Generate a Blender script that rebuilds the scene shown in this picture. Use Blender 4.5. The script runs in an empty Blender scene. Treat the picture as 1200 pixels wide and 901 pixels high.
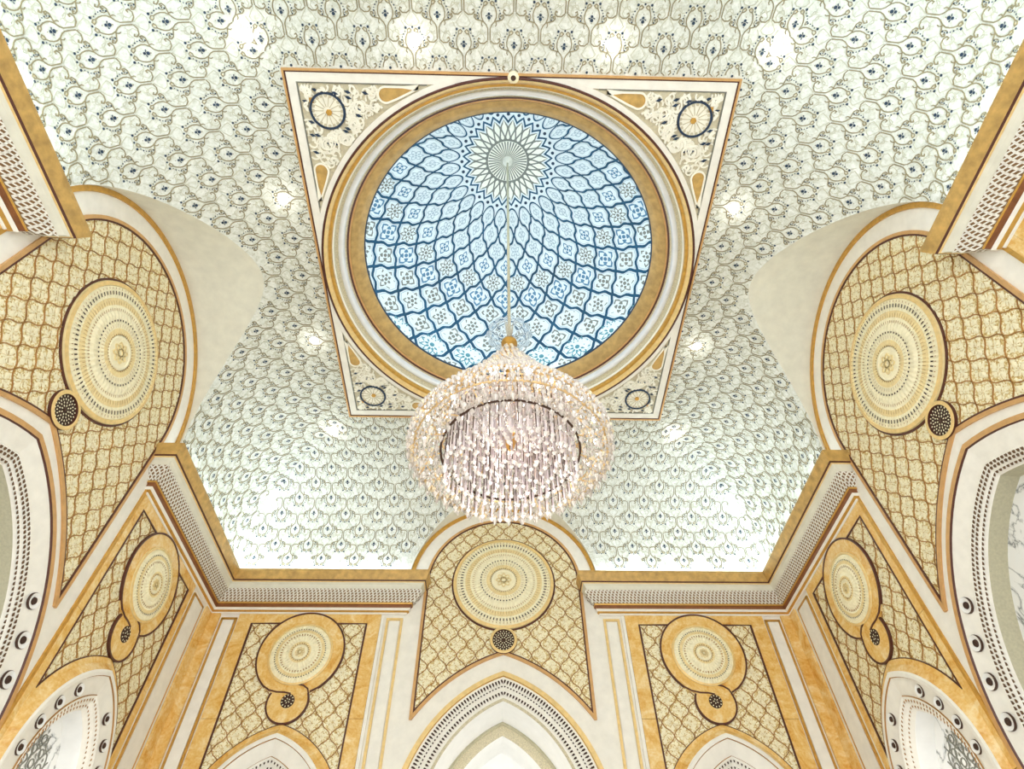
import bpy, math, random
from mathutils import Matrix, Vector
random.seed(7)
PI = math.pi; TAU = 2*math.pi
sc = bpy.context.scene
COL = sc.collection

# ------------------------------------------------------------------ camera, world, light, exposure
cam_d = bpy.data.cameras.new('camera'); cam = bpy.data.objects.new('camera', cam_d); COL.objects.link(cam)
cam_d.sensor_width = 36.0; cam_d.sensor_fit = 'HORIZONTAL'; cam_d.lens = 20.7424; cam_d.clip_start = 0.05; cam_d.clip_end = 200
cam.matrix_world = Matrix(((0.99966914, -0.01302907, -0.02217759, -0.15884),
                           (-0.02399271, -0.78311222, -0.62141741, -5.37994),
                           (-0.00927105, 0.62174391, -0.78316573, 0.0), (0, 0, 0, 1)))
sc.camera = cam
world = bpy.data.worlds.new('world'); sc.world = world; world.use_nodes = True
bg = world.node_tree.nodes['Background']; bg.inputs[0].default_value = (0.975, 0.99, 1.0, 1); bg.inputs[1].default_value = 1.75
sc.view_settings.view_transform = 'Standard'; sc.view_settings.look = 'None'
sc.view_settings.gamma = 1.0; sc.view_settings.use_curve_mapping = False
sc.view_settings.exposure = 0.48

W = 6.068          # half width of the room
ZF = -1.6          # floor
ZC = 10.0          # flat ceiling
CC, CZ, CR = 4.03, 8.03, 1.97     # cove: centre distance, centre height, radius
SQ = 3.51          # half size of the square ceiling frame
EF, ES = 2.06, 2.38               # cornice ends on far / side walls

def area(name, loc, rot, sx, sy, power, color):
    d = bpy.data.lights.new(name, 'AREA'); d.shape = 'RECTANGLE'; d.size = sx; d.size_y = sy; d.energy = power; d.color = color
    o = bpy.data.objects.new(name, d); COL.objects.link(o); o.location = loc; o.rotation_euler = rot
    return o
def point(name, loc, power, color, rad=0.1):
    d = bpy.data.lights.new(name, 'POINT'); d.energy = power; d.color = color; d.shadow_soft_size = rad
    o = bpy.data.objects.new(name, d); COL.objects.link(o); o.location = loc
    return o
COOL = (0.70, 0.86, 1.0); WARM = (1.0, 0.93, 0.82)
# hidden strip lights lying in the cornice troughs, shining up the cove
for sx in (-1, 1):
    for sy in (-1, 1):
        ln = W-ES-0.25
        area('cove_strip_light', (sx*5.79, sy*(ES+0.1+ln/2), 7.40), (PI, sx*0.12, 0), 0.14, ln, 10*ln, COOL)
        ln = W-EF-0.25
        area('cove_strip_light', (sx*(EF+0.1+ln/2), sy*5.79, 7.40), (PI-sy*0.12, 0, 0), ln, 0.14, 10*ln, COOL)
# lamps standing on the hidden ledge around the foot of the dome
for k in range(14):
    a = TAU*(k+0.5)/14
    point('dome_ledge_light', (4.3*math.cos(a), 4.3*math.sin(a), 11.0), 38, (0.83, 0.95, 1.0), 0.25)
# chandelier light: upper point inside the basket, lower one added in empty air beneath
for z, e in ((6.0, 55), (4.2, 80)):
    point('chandelier_light', (0, 0, z), e, (1.0, 0.94, 0.88), 0.35)

# ------------------------------------------------------------------ materials
def new_mat(name):
    m = bpy.data.materials.new(name); m.use_nodes = True
    nt = m.node_tree; b = nt.nodes['Principled BSDF']
    return m, nt, b
def coords(nt, scale=1.0):
    tc = nt.nodes.new('ShaderNodeTexCoord'); mp = nt.nodes.new('ShaderNodeMapping')
    nt.links.new(tc.outputs['Object'], mp.inputs[0])
    mp.inputs['Scale'].default_value = (scale, scale, scale)
    return mp.outputs[0]
def ramp(nt, fac, stops):
    r = nt.nodes.new('ShaderNodeValToRGB')
    el = r.color_ramp.elements
    while len(el) < len(stops): el.new(0.5)
    for e, (p, c) in zip(el, stops): e.position = p; e.color = (*c, 1)
    nt.links.new(fac, r.inputs[0]); return r.outputs[0]
def noise(nt, vec, scale, detail=4, rough=0.55, dist=0.0):
    n = nt.nodes.new('ShaderNodeTexNoise'); n.inputs['Scale'].default_value = scale; n.inputs['Detail'].default_value = detail
    n.inputs['Roughness'].default_value = rough; n.inputs['Distortion'].default_value = dist
    nt.links.new(vec, n.inputs['Vector']); return n.outputs['Fac']
def bump(nt, b, h, strength, dist=0.02):
    bp = nt.nodes.new('ShaderNodeBump'); bp.inputs['Strength'].default_value = strength; bp.inputs['Distance'].default_value = dist
    nt.links.new(h, bp.inputs['Height']); nt.links.new(bp.outputs[0], b.inputs['Normal'])
def s2l(*c):
    return tuple((v/255/12.92 if v/255 <= 0.04045 else ((v/255+0.055)/1.055)**2.4) for v in c)
def simple(name, rgb, rough=0.5, metal=0.0, var=0.12, scale=9.0, grain=0.0):
    m, nt, b = new_mat(name); v = coords(nt); c = s2l(*rgb)
    f = noise(nt, v, scale, 5)
    lo = tuple(x*(1-var) for x in c); hi = tuple(min(1, x*(1+var)) for x in c)
    nt.links.new(ramp(nt, f, [(0.3, lo), (0.7, hi)]), b.inputs['Base Color'])
    b.inputs['Roughness'].default_value = rough; b.inputs['Metallic'].default_value = metal
    if grain: bump(nt, b, noise(nt, v, 60, 3), grain, 0.01)
    return m
M = {}
M['cream'] = simple('cream_plaster', (242, 238, 227), 0.6, 0, 0.05, 6, 0.06)
M['soffit'] = simple('lunette_plaster', (228, 225, 208), 0.7, 0, 0.06, 5, 0.1)
M['white'] = simple('white_plaster', (246, 246, 243), 0.55, 0, 0.03, 5)
M['grey'] = simple('grey_green_stone', (192, 186, 158), 0.6, 0, 0.10, 30, 0.1)
M['stone'] = simple('speckled_stone', (206, 196, 165), 0.6, 0, 0.25, 45, 0.1)
M['line'] = simple('dark_brown_line', (84, 42, 30), 0.45, 0, 0.15, 20)
M['salmon'] = simple('rose_gold_line', (212, 166, 108), 0.35, 0.25, 0.1, 12)
M['gold'] = simple('gold_trim', (208, 160, 76), 0.3, 0.45, 0.15, 14)
M['goldlip'] = simple('antique_gold_leaf', (200, 162, 94), 0.42, 0.15, 0.25, 7, 0.15)
M['ringgold'] = simple('pale_antique_gold', (190, 158, 100), 0.4, 0.1, 0.22, 7, 0.12)
M['groove'] = simple('brown_gold_groove', (136, 84, 46), 0.4, 0.1, 0.2, 8)
M['chgold'] = simple('chandelier_gilt', (232, 200, 146), 0.28, 0.4, 0.1, 14)
M['palegold'] = simple('pale_gold_trim', (238, 206, 140), 0.35, 0.2, 0.1, 14)
M['bronze'] = simple('dark_bronze', (70, 45, 30), 0.5, 0.1, 0.2, 20)
M['navy'] = simple('navy_paint', (28, 52, 78), 0.5, 0, 0.15, 20)
M['blue'] = simple('dome_blue', (8, 74, 104), 0.5, 0, 0.3, 1.2)
M['tile'] = simple('dome_tile_white', (226, 232, 232), 0.5, 0, 0.04, 3)
M['tileline'] = simple('dome_tile_grey', (172, 186, 194), 0.55, 0, 0.1, 9)
M['orngrey'] = simple('ornament_grey', (126, 126, 116), 0.55, 0, 0.15, 20)
M['ornblue'] = simple('ornament_blue', (84, 128, 158), 0.55, 0, 0.2, 20)
M['ornteal'] = simple('ornament_teal', (84, 140, 152), 0.55, 0, 0.2, 20)
M['silver'] = simple('silver_moulding', (240, 243, 246), 0.25, 0.2, 0.05, 6)
M['olive'] = simple('motif_branch', (148, 138, 106), 0.55, 0, 0.12, 14)
M['leaf'] = simple('motif_leaf', (200, 199, 178), 0.6, 0, 0.08, 14)
M['slot'] = simple('dark_slot', (62, 40, 28), 0.8, 0, 0.2, 20)
M['medal'] = simple('medallion_ivory', (248, 239, 204), 0.5, 0.0, 0.06, 14)
M['medal2'] = simple('medallion_gold', (238, 217, 160), 0.45, 0.0, 0.08, 14)
M['scroll'] = simple('scroll_white', (248, 244, 228), 0.55, 0, 0.04, 10)
M['scrollbg'] = simple('scroll_ground', (206, 196, 168), 0.65, 0, 0.12, 25)
M['tealleaf'] = simple('motif_navy', (40, 62, 84), 0.5, 0, 0.15, 20)

M['slotlight'] = simple('brown_slot_shade', (104, 78, 52), 0.8, 0, 0.2, 20)  # brown standing in for the shade inside carved lattice slots
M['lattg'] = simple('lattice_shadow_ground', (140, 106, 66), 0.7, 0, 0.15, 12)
def marble_gold():
    m, nt, b = new_mat('amber_onyx'); v = coords(nt)
    f = noise(nt, v, 2.2, 9, 0.68, 1.6); g = noise(nt, v, 26, 4, 0.6)
    mx = nt.nodes.new('ShaderNodeMath'); mx.operation = 'MULTIPLY_ADD'; mx.inputs[1].default_value = 0.35
    nt.links.new(g, mx.inputs[0]); nt.links.new(f, mx.inputs[2])
    c = ramp(nt, mx.outputs[0], [(0.38, s2l(196, 128, 40)), (0.55, s2l(226, 172, 86)), (0.68, s2l(236, 194, 116)), (0.84, s2l(246, 220, 164))])
    nt.links.new(c, b.inputs['Base Color']); b.inputs['Roughness'].default_value = 0.22
    return m
M['onyx'] = marble_gold()
def marble_white():
    m, nt, b = new_mat('white_veined_marble'); v = coords(nt)
    n = nt.nodes.new('ShaderNodeTexNoise'); n.inputs['Scale'].default_value = 2.0; n.inputs['Detail'].default_value = 8; n.inputs['Distortion'].default_value = 1.2
    nt.links.new(v, n.inputs['Vector'])
    a = nt.nodes.new('ShaderNodeMath'); a.operation = 'SUBTRACT'; a.inputs[1].default_value = 0.5; nt.links.new(n.outputs['Fac'], a.inputs[0])
    ab = nt.nodes.new('ShaderNodeMath'); ab.operation = 'ABSOLUTE'; nt.links.new(a.outputs[0], ab.inputs[0])
    c = ramp(nt, ab.outputs[0], [(0.0, s2l(120, 124, 124)), (0.012, s2l(205, 206, 203)), (0.05, s2l(240, 240, 237))])
    nt.links.new(c, b.inputs['Base Color']); b.inputs['Roughness'].default_value = 0.25
    return m
M['marble'] = marble_white()
def filigree():
    m, nt, b = new_mat('carved_filigree'); v = coords(nt)
    vo = nt.nodes.new('ShaderNodeTexVoronoi'); vo.feature = 'DISTANCE_TO_EDGE'; vo.inputs['Scale'].default_value = 17
    n = nt.nodes.new('ShaderNodeTexNoise'); n.inputs['Scale'].default_value = 16; n.inputs['Detail'].default_value = 2
    nt.links.new(v, n.inputs['Vector'])
    mx = nt.nodes.new('ShaderNodeMix'); mx.data_type = 'VECTOR'; mx.inputs['Factor'].default_value = 0.12
    nt.links.new(v, mx.inputs[4]); nt.links.new(n.outputs['Color'], mx.inputs[5]); nt.links.new(mx.outputs[1], vo.inputs['Vector'])
    w = noise(nt, v, 34, 2)
    a = nt.nodes.new('ShaderNodeMath'); a.operation = 'MULTIPLY_ADD'; a.inputs[1].default_value = 0.5
    nt.links.new(w, a.inputs[0]); nt.links.new(vo.outputs['Distance'], a.inputs[2])
    c = ramp(nt, a.outputs[0], [(0.22, s2l(184, 150, 80)), (0.32, s2l(228, 206, 144)), (0.43, s2l(253, 246, 214))])
    nt.links.new(c, b.inputs['Base Color']); b.inputs['Roughness'].default_value = 0.5
    bump(nt, b, a.outputs[0], 0.5, 0.02)
    return m
M['filigree'] = filigree()
def vaultmat():
    m, nt, b = new_mat('painted_vault_plaster'); v = coords(nt)
    f = noise(nt, v, 9, 4, 0.6, 1.5); g = noise(nt, v, 30, 3, 0.6)
    a = nt.nodes.new('ShaderNodeMath'); a.operation = 'MULTIPLY_ADD'; a.inputs[1].default_value = 0.5
    nt.links.new(g, a.inputs[0]); nt.links.new(f, a.inputs[2])
    c = ramp(nt, a.outputs[0], [(0.55, s2l(206, 207, 192)), (0.75, s2l(226, 228, 218)), (0.95, s2l(240, 241, 234))])
    nt.links.new(c, b.inputs['Base Color']); b.inputs['Roughness'].default_value = 0.6
    bump(nt, b, f, 0.25, 0.02)
    return m
M['vault'] = vaultmat()
def glassy(name, rgb, trans, rough=0.08):
    m, nt, b = new_mat(name); v = coords(nt)
    c = s2l(*rgb); nt.links.new(ramp(nt, noise(nt, v, 12, 2), [(0.3, tuple(x*0.86 for x in c)), (0.7, c)]), b.inputs['Base Color'])
    b.inputs['Roughness'].default_value = rough; b.inputs['Transmission Weight'].default_value = trans; b.inputs['IOR'].default_value = 1.5
    return m
M['crystal'] = glassy('clear_crystal', (255, 249, 242), 0.5)
M['clear'] = glassy('clear_glass', (250, 250, 250), 0.93, 0.03)
M['crystalpink'] = glassy('rosy_crystal', (250, 238, 242), 0.45)
M['crystalgold'] = simple('amber_crystal', (240, 222, 190), 0.15, 0.2, 0.2, 20)
def emit(name, rgb, s):
    m, nt, b = new_mat(name); b.inputs['Base Color'].default_value = (*rgb, 1)
    b.inputs['Emission Color'].default_value = (*rgb, 1); b.inputs['Emission Strength'].default_value = s
    return m
M['lamp'] = emit('lit_lamp', (1.0, 0.97, 0.92), 14)
M['bulb'] = emit('lit_bulb', (1.0, 0.93, 0.84), 9)

# ------------------------------------------------------------------ mesh helpers
class MB:
    def __init__(s): s.v = []; s.f = []; s.m = []; s.mats = []
    def mi(s, key):
        if key not in s.mats: s.mats.append(key)
        return s.mats.index(key)
    def quad(s, pts, key):
        n = len(s.v); s.v.extend(pts); s.f.append(tuple(range(n, n+len(pts)))); s.m.append(s.mi(key))
    def grid(s, rows, key, closed=False):
        """rows: list of equally long point lists, neighbours joined by quads"""
        n = len(s.v); w = len(rows[0]); k = s.mi(key)
        for r in rows: s.v.extend(r)
        for i in range(len(rows)-1):
            for j in range(w if closed else w-1):
                j2 = (j+1) % w
                s.f.append((n+i*w+j, n+i*w+j2, n+(i+1)*w+j2, n+(i+1)*w+j)); s.m.append(k)
    def build(s, name, parent=None, smooth=False, loc=None):
        me = bpy.data.meshes.new(name); me.from_pydata([tuple(p) for p in s.v], [], s.f)
        for k in s.mats: me.materials.append(M[k])
        me.polygons.foreach_set('material_index', s.m)
        if smooth: me.polygons.foreach_set('use_smooth', [True]*len(s.f))
        me.update()
        o = bpy.data.objects.new(name, me); COL.objects.link(o)
        if parent: o.parent = parent
        if loc: o.location = loc
        return o
    # --- shapes in a local (u, z, offset) frame given by T
    def strip(s, T, us, lo, hi, o, thick, key, ends=True):
        f1 = [T(u, a, o) for u, a in zip(us, lo)]; f2 = [T(u, b, o) for u, b in zip(us, hi)]
        s.grid([f1, f2], key)
        if thick:
            b1 = [T(u, a, o-thick) for u, a in zip(us, lo)]; b2 = [T(u, b, o-thick) for u, b in zip(us, hi)]
            s.grid([b1, f1], key); s.grid([f2, b2], key)
            if ends:
                s.quad([f1[0], f2[0], b2[0], b1[0]], key); s.quad([f1[-1], f2[-1], b2[-1], b1[-1]], key)
    def ribbon(s, T, pts, width, o0, o1, key, closed=False, inside=None):
        n = len(pts); L = []; R = []
        for i in range(n):
            if closed: a, b = pts[i-1], pts[(i+1) % n]
            else: a, b = pts[max(0, i-1)], pts[min(n-1, i+1)]
            dx, dy = b[0]-a[0], b[1]-a[1]; l = math.hypot(dx, dy) or 1
            nx, ny = -dy/l*width/2, dx/l*width/2
            if 0 < i < n-1 or closed:   # mitre
                p, q = pts[i-1], pts[(i+1) % n]
                d1 = Vector((pts[i][0]-p[0], pts[i][1]-p[1])).normalized(); d2 = Vector((q[0]-pts[i][0], q[1]-pts[i][1])).normalized()
                ca = max(0.35, math.sqrt(max(0, (1+d1.dot(d2))/2))); nx /= ca; ny /= ca
            L.append((pts[i][0]+nx, pts[i][1]+ny)); R.append((pts[i][0]-nx, pts[i][1]-ny))
        if inside is None:
            rows = [[T(*p, o0) for p in L], [T(*p, o1) for p in L], [T(*p, o1) for p in R], [T(*p, o0) for p in R]]
            s.grid(rows, key, closed)
            if not closed:
                for e in (0, -1): s.quad([rows[0][e], rows[1][e], rows[2][e], rows[3][e]], key)
        else:
            for i in range(n if closed else n-1):
                j = (i+1) % n
                mx, my = (pts[i][0]+pts[j][0])/2, (pts[i][1]+pts[j][1])/2
                if inside(mx, my):
                    rows = [[T(*L[i], o0), T(*L[j], o0)], [T(*L[i], o1), T(*L[j], o1)], [T(*R[i], o1), T(*R[j], o1)], [T(*R[i], o0), T(*R[j], o0)]]
                    s.grid(rows, key)
    def disc(s, T, cu, cz, r, o0, o1, key, n=48, rz=None):
        rz = rz or r
        c = [(cu+r*math.cos(TAU*i/n), cz+rz*math.sin(TAU*i/n)) for i in range(n)]
        s.grid([[T(*p, o0) for p in c], [T(*p, o1) for p in c]], key, True)
        s.quad([T(*p, o1) for p in c], key)
    def lathe(s, T, cu, cz, prof, n=64, flute=0.0):
        """prof: (r, o, key) rings from outside in"""
        for (r0, a0, _), (r1, a1, k) in zip(prof[:-1], prof[1:]):
            R0 = [T(cu+r0*math.cos(TAU*i/n), cz+r0*math.sin(TAU*i/n), a0 + (flute if i % 2 else 0)) for i in range(n)]
            R1 = [T(cu+r1*math.cos(TAU*i/n), cz+r1*math.sin(TAU*i/n), a1 + (flute if i % 2 else 0)) for i in range(n)]
            s.grid([R0, R1], k, True)
    def box(s, T, u0, u1, z0, z1, o0, o1, key):
        p = [T(u, z, o) for o in (o0, o1) for z in (z0, z1) for u in (u0, u1)]
        for q in ((4, 5, 7, 6), (0, 1, 5, 4), (2, 3, 7, 6), (0, 2, 6, 4), (1, 3, 7, 5)): s.quad([p[i] for i in q], key)
    def tube(s, p0, p1, r0, r1, n, key, cap=True):
        a = Vector(p0); b = Vector(p1); d = (b-a).normalized()
        x = d.orthogonal().normalized(); y = d.cross(x)
        A = [tuple(a+r0*(x*math.cos(TAU*i/n)+y*math.sin(TAU*i/n))) for i in range(n)]
        B = [tuple(b+r1*(x*math.cos(TAU*i/n)+y*math.sin(TAU*i/n))) for i in range(n)]
        s.grid([A, B], key, True)
        if cap: s.quad(A, key); s.quad(B, key)
    def torus(s, R, r, z, n, k, key):
        rows = [[((R+r*math.cos(TAU*j/k))*math.cos(TAU*i/n), (R+r*math.cos(TAU*j/k))*math.sin(TAU*i/n), z+r*math.sin(TAU*j/k)) for i in range(n)] for j in range(k+1)]
        s.grid(rows, key, True)
    def revolve(s, prof, n, key):
        rows = [[(r*math.cos(TAU*i/n), r*math.sin(TAU*i/n), z) for i in range(n)] for r, z in prof]
        s.grid(rows, key, True)

def empty(name, loc=(0, 0, 0)):
    o = bpy.data.objects.new(name, None); COL.objects.link(o); o.location = loc; o.empty_display_size = 0.2
    return o
def tag(o, label, cat, group=None):
    o['label'] = label; o['category'] = cat
    if group: o['group'] = group
    return o
def stuff(o): o['kind'] = 'stuff'; return o
def struct(o): o['kind'] = 'structure'; return o
def lin(a, b, n): return [a+(b-a)*i/n for i in range(n+1)]

TW = {'far': lambda u, z, o: (u, W-o, z), 'left': lambda u, z, o: (-W+o, u, z), 'right': lambda u, z, o: (W-o, u, z)}
CFG = {
    'far': dict(p=1.667, pc=7.42, gr=2.07, nc=3.97, hw=1.165, gi=2.53, go=5.44, c0=5.52, c1=5.74, cg=5.83,
                big=(0.85, 2.88), R=2.75, low=(0.98, 2.72, 3.29)),
    'side': dict(p=1.97, pc=7.50, gr=2.42, nc=3.68, hw=1.17, gi=2.36, go=5.04, c0=5.18, c1=5.60, cg=5.76,
                 big=(0.80, 2.55), R=3.17, low=(1.40, 1.85, 4.25)),
}
NK, NZ = 0.45, 2.777     # small niche arch: centre offset and height
def arch_path(uc, k, z0, R, zb, n=22):
    am = math.acos(min(1, k/R)); right = []
    for i in range(n+1):
        a = am*i/n; right.append((uc-k+R*math.cos(a), z0+R*math.sin(a)))
    left = [(2*uc-u, z) for u, z in right]
    return [(left[0][0], zb)] + left + right[::-1][1:] + [(right[0][0], zb)]
def arch_z(du, k, z0, R):
    x = abs(du)+k
    return z0+math.sqrt(R*R-x*x) if x < R else None
def loft(mb, T, secs):
    """secs: (path, offset, key)"""
    for (p0, a0, _), (p1, a1, k) in zip(secs[:-1], secs[1:]):
        mb.grid([[T(*p, a0) for p in p0], [T(*p, a1) for p in p1]], k)
def arch_slot_shade(mb, T, uc, k, z0, R, zb, l, w, step, o, key, skew=0.0):  # flat dark patches; the shade of carved slots is put into their colour
    am = math.acos(k/R)
    n = int(R*am/step)
    for sgn in (-1, 1):
        for i in range(n):
            a = am*(i+0.5)/n
            cu, cz = uc+sgn*(-k+R*math.cos(a)), z0+R*math.sin(a)
            r = (sgn*math.cos(a+skew), math.sin(a+skew)); t = (-r[1], r[0])
            mb.quad([T(cu+r[0]*x*l/2+t[0]*y*w/2, cz+r[1]*x*l/2+t[1]*y*w/2, o) for x, y in ((-1, 0), (-0.3, 1), (0.6, 1), (1, 0), (0.6, -1), (-0.3, -1))], key)
        m = max(0, int((z0-zb)/step))
        for i in range(m):
            cz = z0-(i+0.5)*step; cu = uc+sgn*(R-k)
            mb.quad([T(cu+x*l/2, cz+y*w/2, o) for x, y in ((-1, 0), (-0.3, 1), (0.6, 1), (1, 0), (0.6, -1), (-0.3, -1))], key)

def trellis(T, inside, cw, ch, b, width, o0, o1, uoff, parent, sub=6, amp=0.055):
    mb = MB(); u0, u1, z0, z1 = b
    I = int((u1-u0)/cw+(z1-z0)/ch)+3
    zm = (z0+z1)/2
    def node(i, j): return (uoff+(i+j)*cw/2, zm+(i-j)*ch/2)
    for i in range(-I, I+1):
        for j in range(-I, I+1):
            a = node(i, j)
            if not (u0-cw < a[0] < u1+cw and z0-ch < a[1] < z1+ch): continue
            for c in (node(i+1, j), node(i, j+1)):
                dx, dz = c[0]-a[0], c[1]-a[1]; l = math.hypot(dx, dz); n = (-dz/l, dx/l)
                sg = 1 if c[1] > a[1] else -1
                pts = []
                for q in range(sub+1):
                    t = q/sub; off = sg*amp*l*math.sin(TAU*t)
                    pts.append((a[0]+dx*t+n[0]*off, a[1]+dz*t+n[1]*off))
                mb.ribbon(T, pts, width, o0, o1, 'trel', inside=inside)
            cc = (a[0]+cw/2, a[1])
            if inside(*cc):
                for q in range(8):
                    an = TAU*q/8; r = (0.40 if q % 2 == 0 else 0.30)*(cw if q in (0, 4) else ch if q in (2, 6) else min(cw, ch))*0.78
                    wd = 0.30 if q % 2 == 0 else 0.20
                    p1 = (cc[0]+r*math.cos(an), cc[1]+r*math.sin(an)); p0 = (cc[0]+r*0.16*math.cos(an), cc[1]+r*0.16*math.sin(an))
                    sd = (-math.sin(an)*r*wd, math.cos(an)*r*wd); md = (cc[0]+r*0.68*math.cos(an), cc[1]+r*0.68*math.sin(an))
                    if inside(*p1):
                        mb.quad([T(*p0, o0+0.012), T(md[0]+sd[0], md[1]+sd[1], o0+0.003), T(*p1, o0+0.008)], 'medal')
                        mb.quad([T(*p0, o0+0.012), T(*p1, o0+0.008), T(md[0]-sd[0], md[1]-sd[1], o0+0.003)], 'medal')
    return stuff(mb.build('trellis_relief', parent))
M['trel'] = simple('trellis_brown_gold', (166, 120, 58), 0.45, 0.1, 0.25, 4)

def circle_pts(cu, cz, r, n=72, a0=0.0, a1=TAU):
    full = abs(a1-a0-TAU) < 1e-6
    return [(cu+r*math.cos(a0+(a1-a0)*i/n), cz+r*math.sin(a0+(a1-a0)*i/n)) for i in range(n if full else n+1)]

# ------------------------------------------------------------------ floor
mb = MB(); mb.quad([(-9, -9, ZF), (9, -9, ZF), (9, W+3, ZF), (-9, W+3, ZF)], 'marble'); struct(mb.build('floor'))

# ------------------------------------------------------------------ walls
def niche_open(cfg): return 1.63
walls = {}
for wn, T in TW.items():
    cfg = CFG['far' if wn == 'far' else 'side']; nc = cfg['nc']
    k, z0 = cfg['big']; R = cfg['R']
    us = set(lin(-W, W, 160))
    for sgn in (-1, 1):
        e = R-k; us |= {sgn*e, sgn*(e-1e-4), 0.0, sgn*cfg['gr'], sgn*(cfg['gr']-1e-3)}
        for x in lin(-1.18, 1.18, 40): us.add(sgn*nc+x)
        for a in lin(0, 1.3, 60):
            x = -k+R*math.cos(a)
            if x > 0: us.add(sgn*x)
            x = -NK+1.63*math.cos(a)
            if x > 0: us |= {sgn*nc+x, sgn*nc-x}
        us |= {sgn*nc+1.1799, sgn*nc-1.1799, sgn*nc+1.1801, sgn*nc-1.1801}
    us = sorted(us)
    lo = []; hi = []
    for u in us:
        b = ZF
        z = arch_z(u, k, z0, R)
        if abs(u) < R-k: b = z if z else z0
        for sgn in (-1, 1):
            du = u-sgn*nc
            if abs(du) < 1.18:
                b = max(b, arch_z(du, NK, NZ, 1.63) or NZ)
        lo.append(b)
        hi.append(cfg['pc']+math.sqrt(max(0, cfg['gr']**2-u*u)) if abs(u) < cfg['gr'] else 8.2)
    mb = MB(); mb.strip(T, us, lo, hi, 0.0, 0.0, 'cream')
    w = struct(mb.build('wall_'+wn)); walls[wn] = w
    # gilded arris where the wall meets the lunette vault
    mb = MB(); mb.ribbon(T, circle_pts(0, cfg['pc'], cfg['gr']-0.045, 60, 0, PI), 0.085, 0.0, 0.03, 'gold'); mb.build('gilded_arch_line', w)
    # onyx slabs around each side panel
    for sgn in (-1, 1):
        c = sgn*nc; hw = cfg['hw']; a, b = sorted((sgn*cfg['gi'], sgn*cfg['go']))
        for (x0, x1) in ((a, c-hw), (c+hw, b)):
            m_ = MB()
            for (q0, q1) in ((ZF, 0.6), (0.6, 2.6), (2.6, 4.62), (4.62, 6.66)): 
                m_ = MB(); m_.box(T, x0, x1, q0+0.004, q1-0.004, 0.0, 0.03, 'onyx'); m_.build('marble_slab', w)
        for (x0, x1) in ((c-hw, c), (c, c+hw)):
            m_ = MB(); m_.box(T, x0+0.003, x1-0.003, 6.45, 6.656, 0.0, 0.03, 'onyx'); m_.build('marble_slab', w)
        # onyx hood round the niche, rising to the cream frame
        for half in (-1, 1):
            m_ = MB()
            def hp(R_): 
                return [p for p in arch_path(c, NK, NZ, R_, ZF) if (p[0]-c)*half >= -1e-6]
            pa, pb, pc_ = hp(1.80), hp(1.72), hp(1.63)
            def clamp(ps, m): return [(max(c-m, min(c+m, u)), z) for u, z in ps]
            loft(m_, T, [(clamp(pa, 1.23), 0.022, 'onyx'), (clamp(pa, 1.225), 0.034, 'onyx'), (clamp(pb, 1.205), 0.055, 'onyx'), (pc_, 0.13, 'onyx')])
            m_.build('marble_hood', w)
        # corner strip and onyx corner pilaster
        x0, x1 = sorted((sgn*cfg['c0'], sgn*cfg['c1']))
        m_ = MB(); m_.box(T, x0, x1, ZF, 6.52, 0.0, 0.035, 'cream'); m_.build('corner_strip', w)
        for x in (x0-0.03, x1+0.03):
            m_ = MB(); m_.box(T, x-0.022, x+0.022, ZF, 6.56, 0.0, 0.03, 'gold'); m_.build('gilt_fillet', w)
        m_ = MB(); m_.box(T, x0-0.05, x1+0.05, 6.53, 6.575, 0.0, 0.03, 'gold'); m_.build('gilt_fillet', w)
        x0, x1 = sorted((sgn*cfg['cg'], sgn*W))
        m_ = MB(); m_.box(T, x0, x1, ZF, 6.66, 0.0, 0.045, 'onyx'); m_.build('corner_pilaster', w)
        # cream line beside the onyx border and the far pilaster
        if wn == 'far':
            for x in (2.39, 2.10):
                m_ = MB(); m_.box(T, sgn*x-0.025, sgn*x+0.025, ZF, 6.53, 0.0, 0.03, 'palegold'); m_.build('gilt_fillet', w)
            m_ = MB(); m_.box(T, *sorted((sgn*2.075, sgn*2.415)), 6.53, 6.575, 0.0, 0.03, 'palegold'); m_.build('gilt_fillet', w)
            m_ = MB(); m_.box(T, *sorted((sgn*2.14, sgn*2.35)), ZF, 6.5, 0.0, 0.02, 'cream'); m_.build('pilaster_face', w)
            m_ = MB(); m_.box(T, *sorted((sgn*2.46, sgn*2.52)), ZF, 6.62, 0.0, 0.05, 'cream'); m_.build('cream_bead', w)
        else:
            m_ = MB(); m_.box(T, *sorted((sgn*2.30, sgn*2.37)), ZF, 7.2, 0.0, 0.026, 'gold'); m_.build('gilt_fillet', w)

# ------------------------------------------------------------------ ceiling vault (flat rim + four coves cut by lunettes)
SF = CC-SQ; SMAX = SF+CR*PI/2
def prof(s):
    """developed distance from the frame edge -> (distance from axis, height)"""
    if s <= SF: return SQ+s, ZC
    a = (s-SF)/CR
    if a <= PI/2: return CC+CR*math.sin(a), CZ+CR*math.cos(a)
    return CC+CR, CZ-(s-SMAX)
def s_of_d(d):
    if d <= CC: return d-SQ
    return SF+CR*math.asin(min(1, (d-CC)/CR))
def s_of_z(z):
    if z >= ZC: return SF
    if z >= CZ: return SF+CR*math.acos((z-CZ)/CR)
    return SMAX+(CZ-z)
SEND = SMAX+0.75
SIDES = {'far': lambda t, d, z: (t, d, z), 'near': lambda t, d, z: (-t, -d, z), 'left': lambda t, d, z: (-d, t, z), 'right': lambda t, d, z: (d, -t, z)}
def lun(side): return (2.07, 7.42) if side in ('far', 'near') else (2.42, 7.50)
def smax_t(side, t):
    r, zc = lun(side)
    if abs(t) >= r: return SEND
    return min(SEND, s_of_z(zc+math.sqrt(r*r-t*t)))
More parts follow.
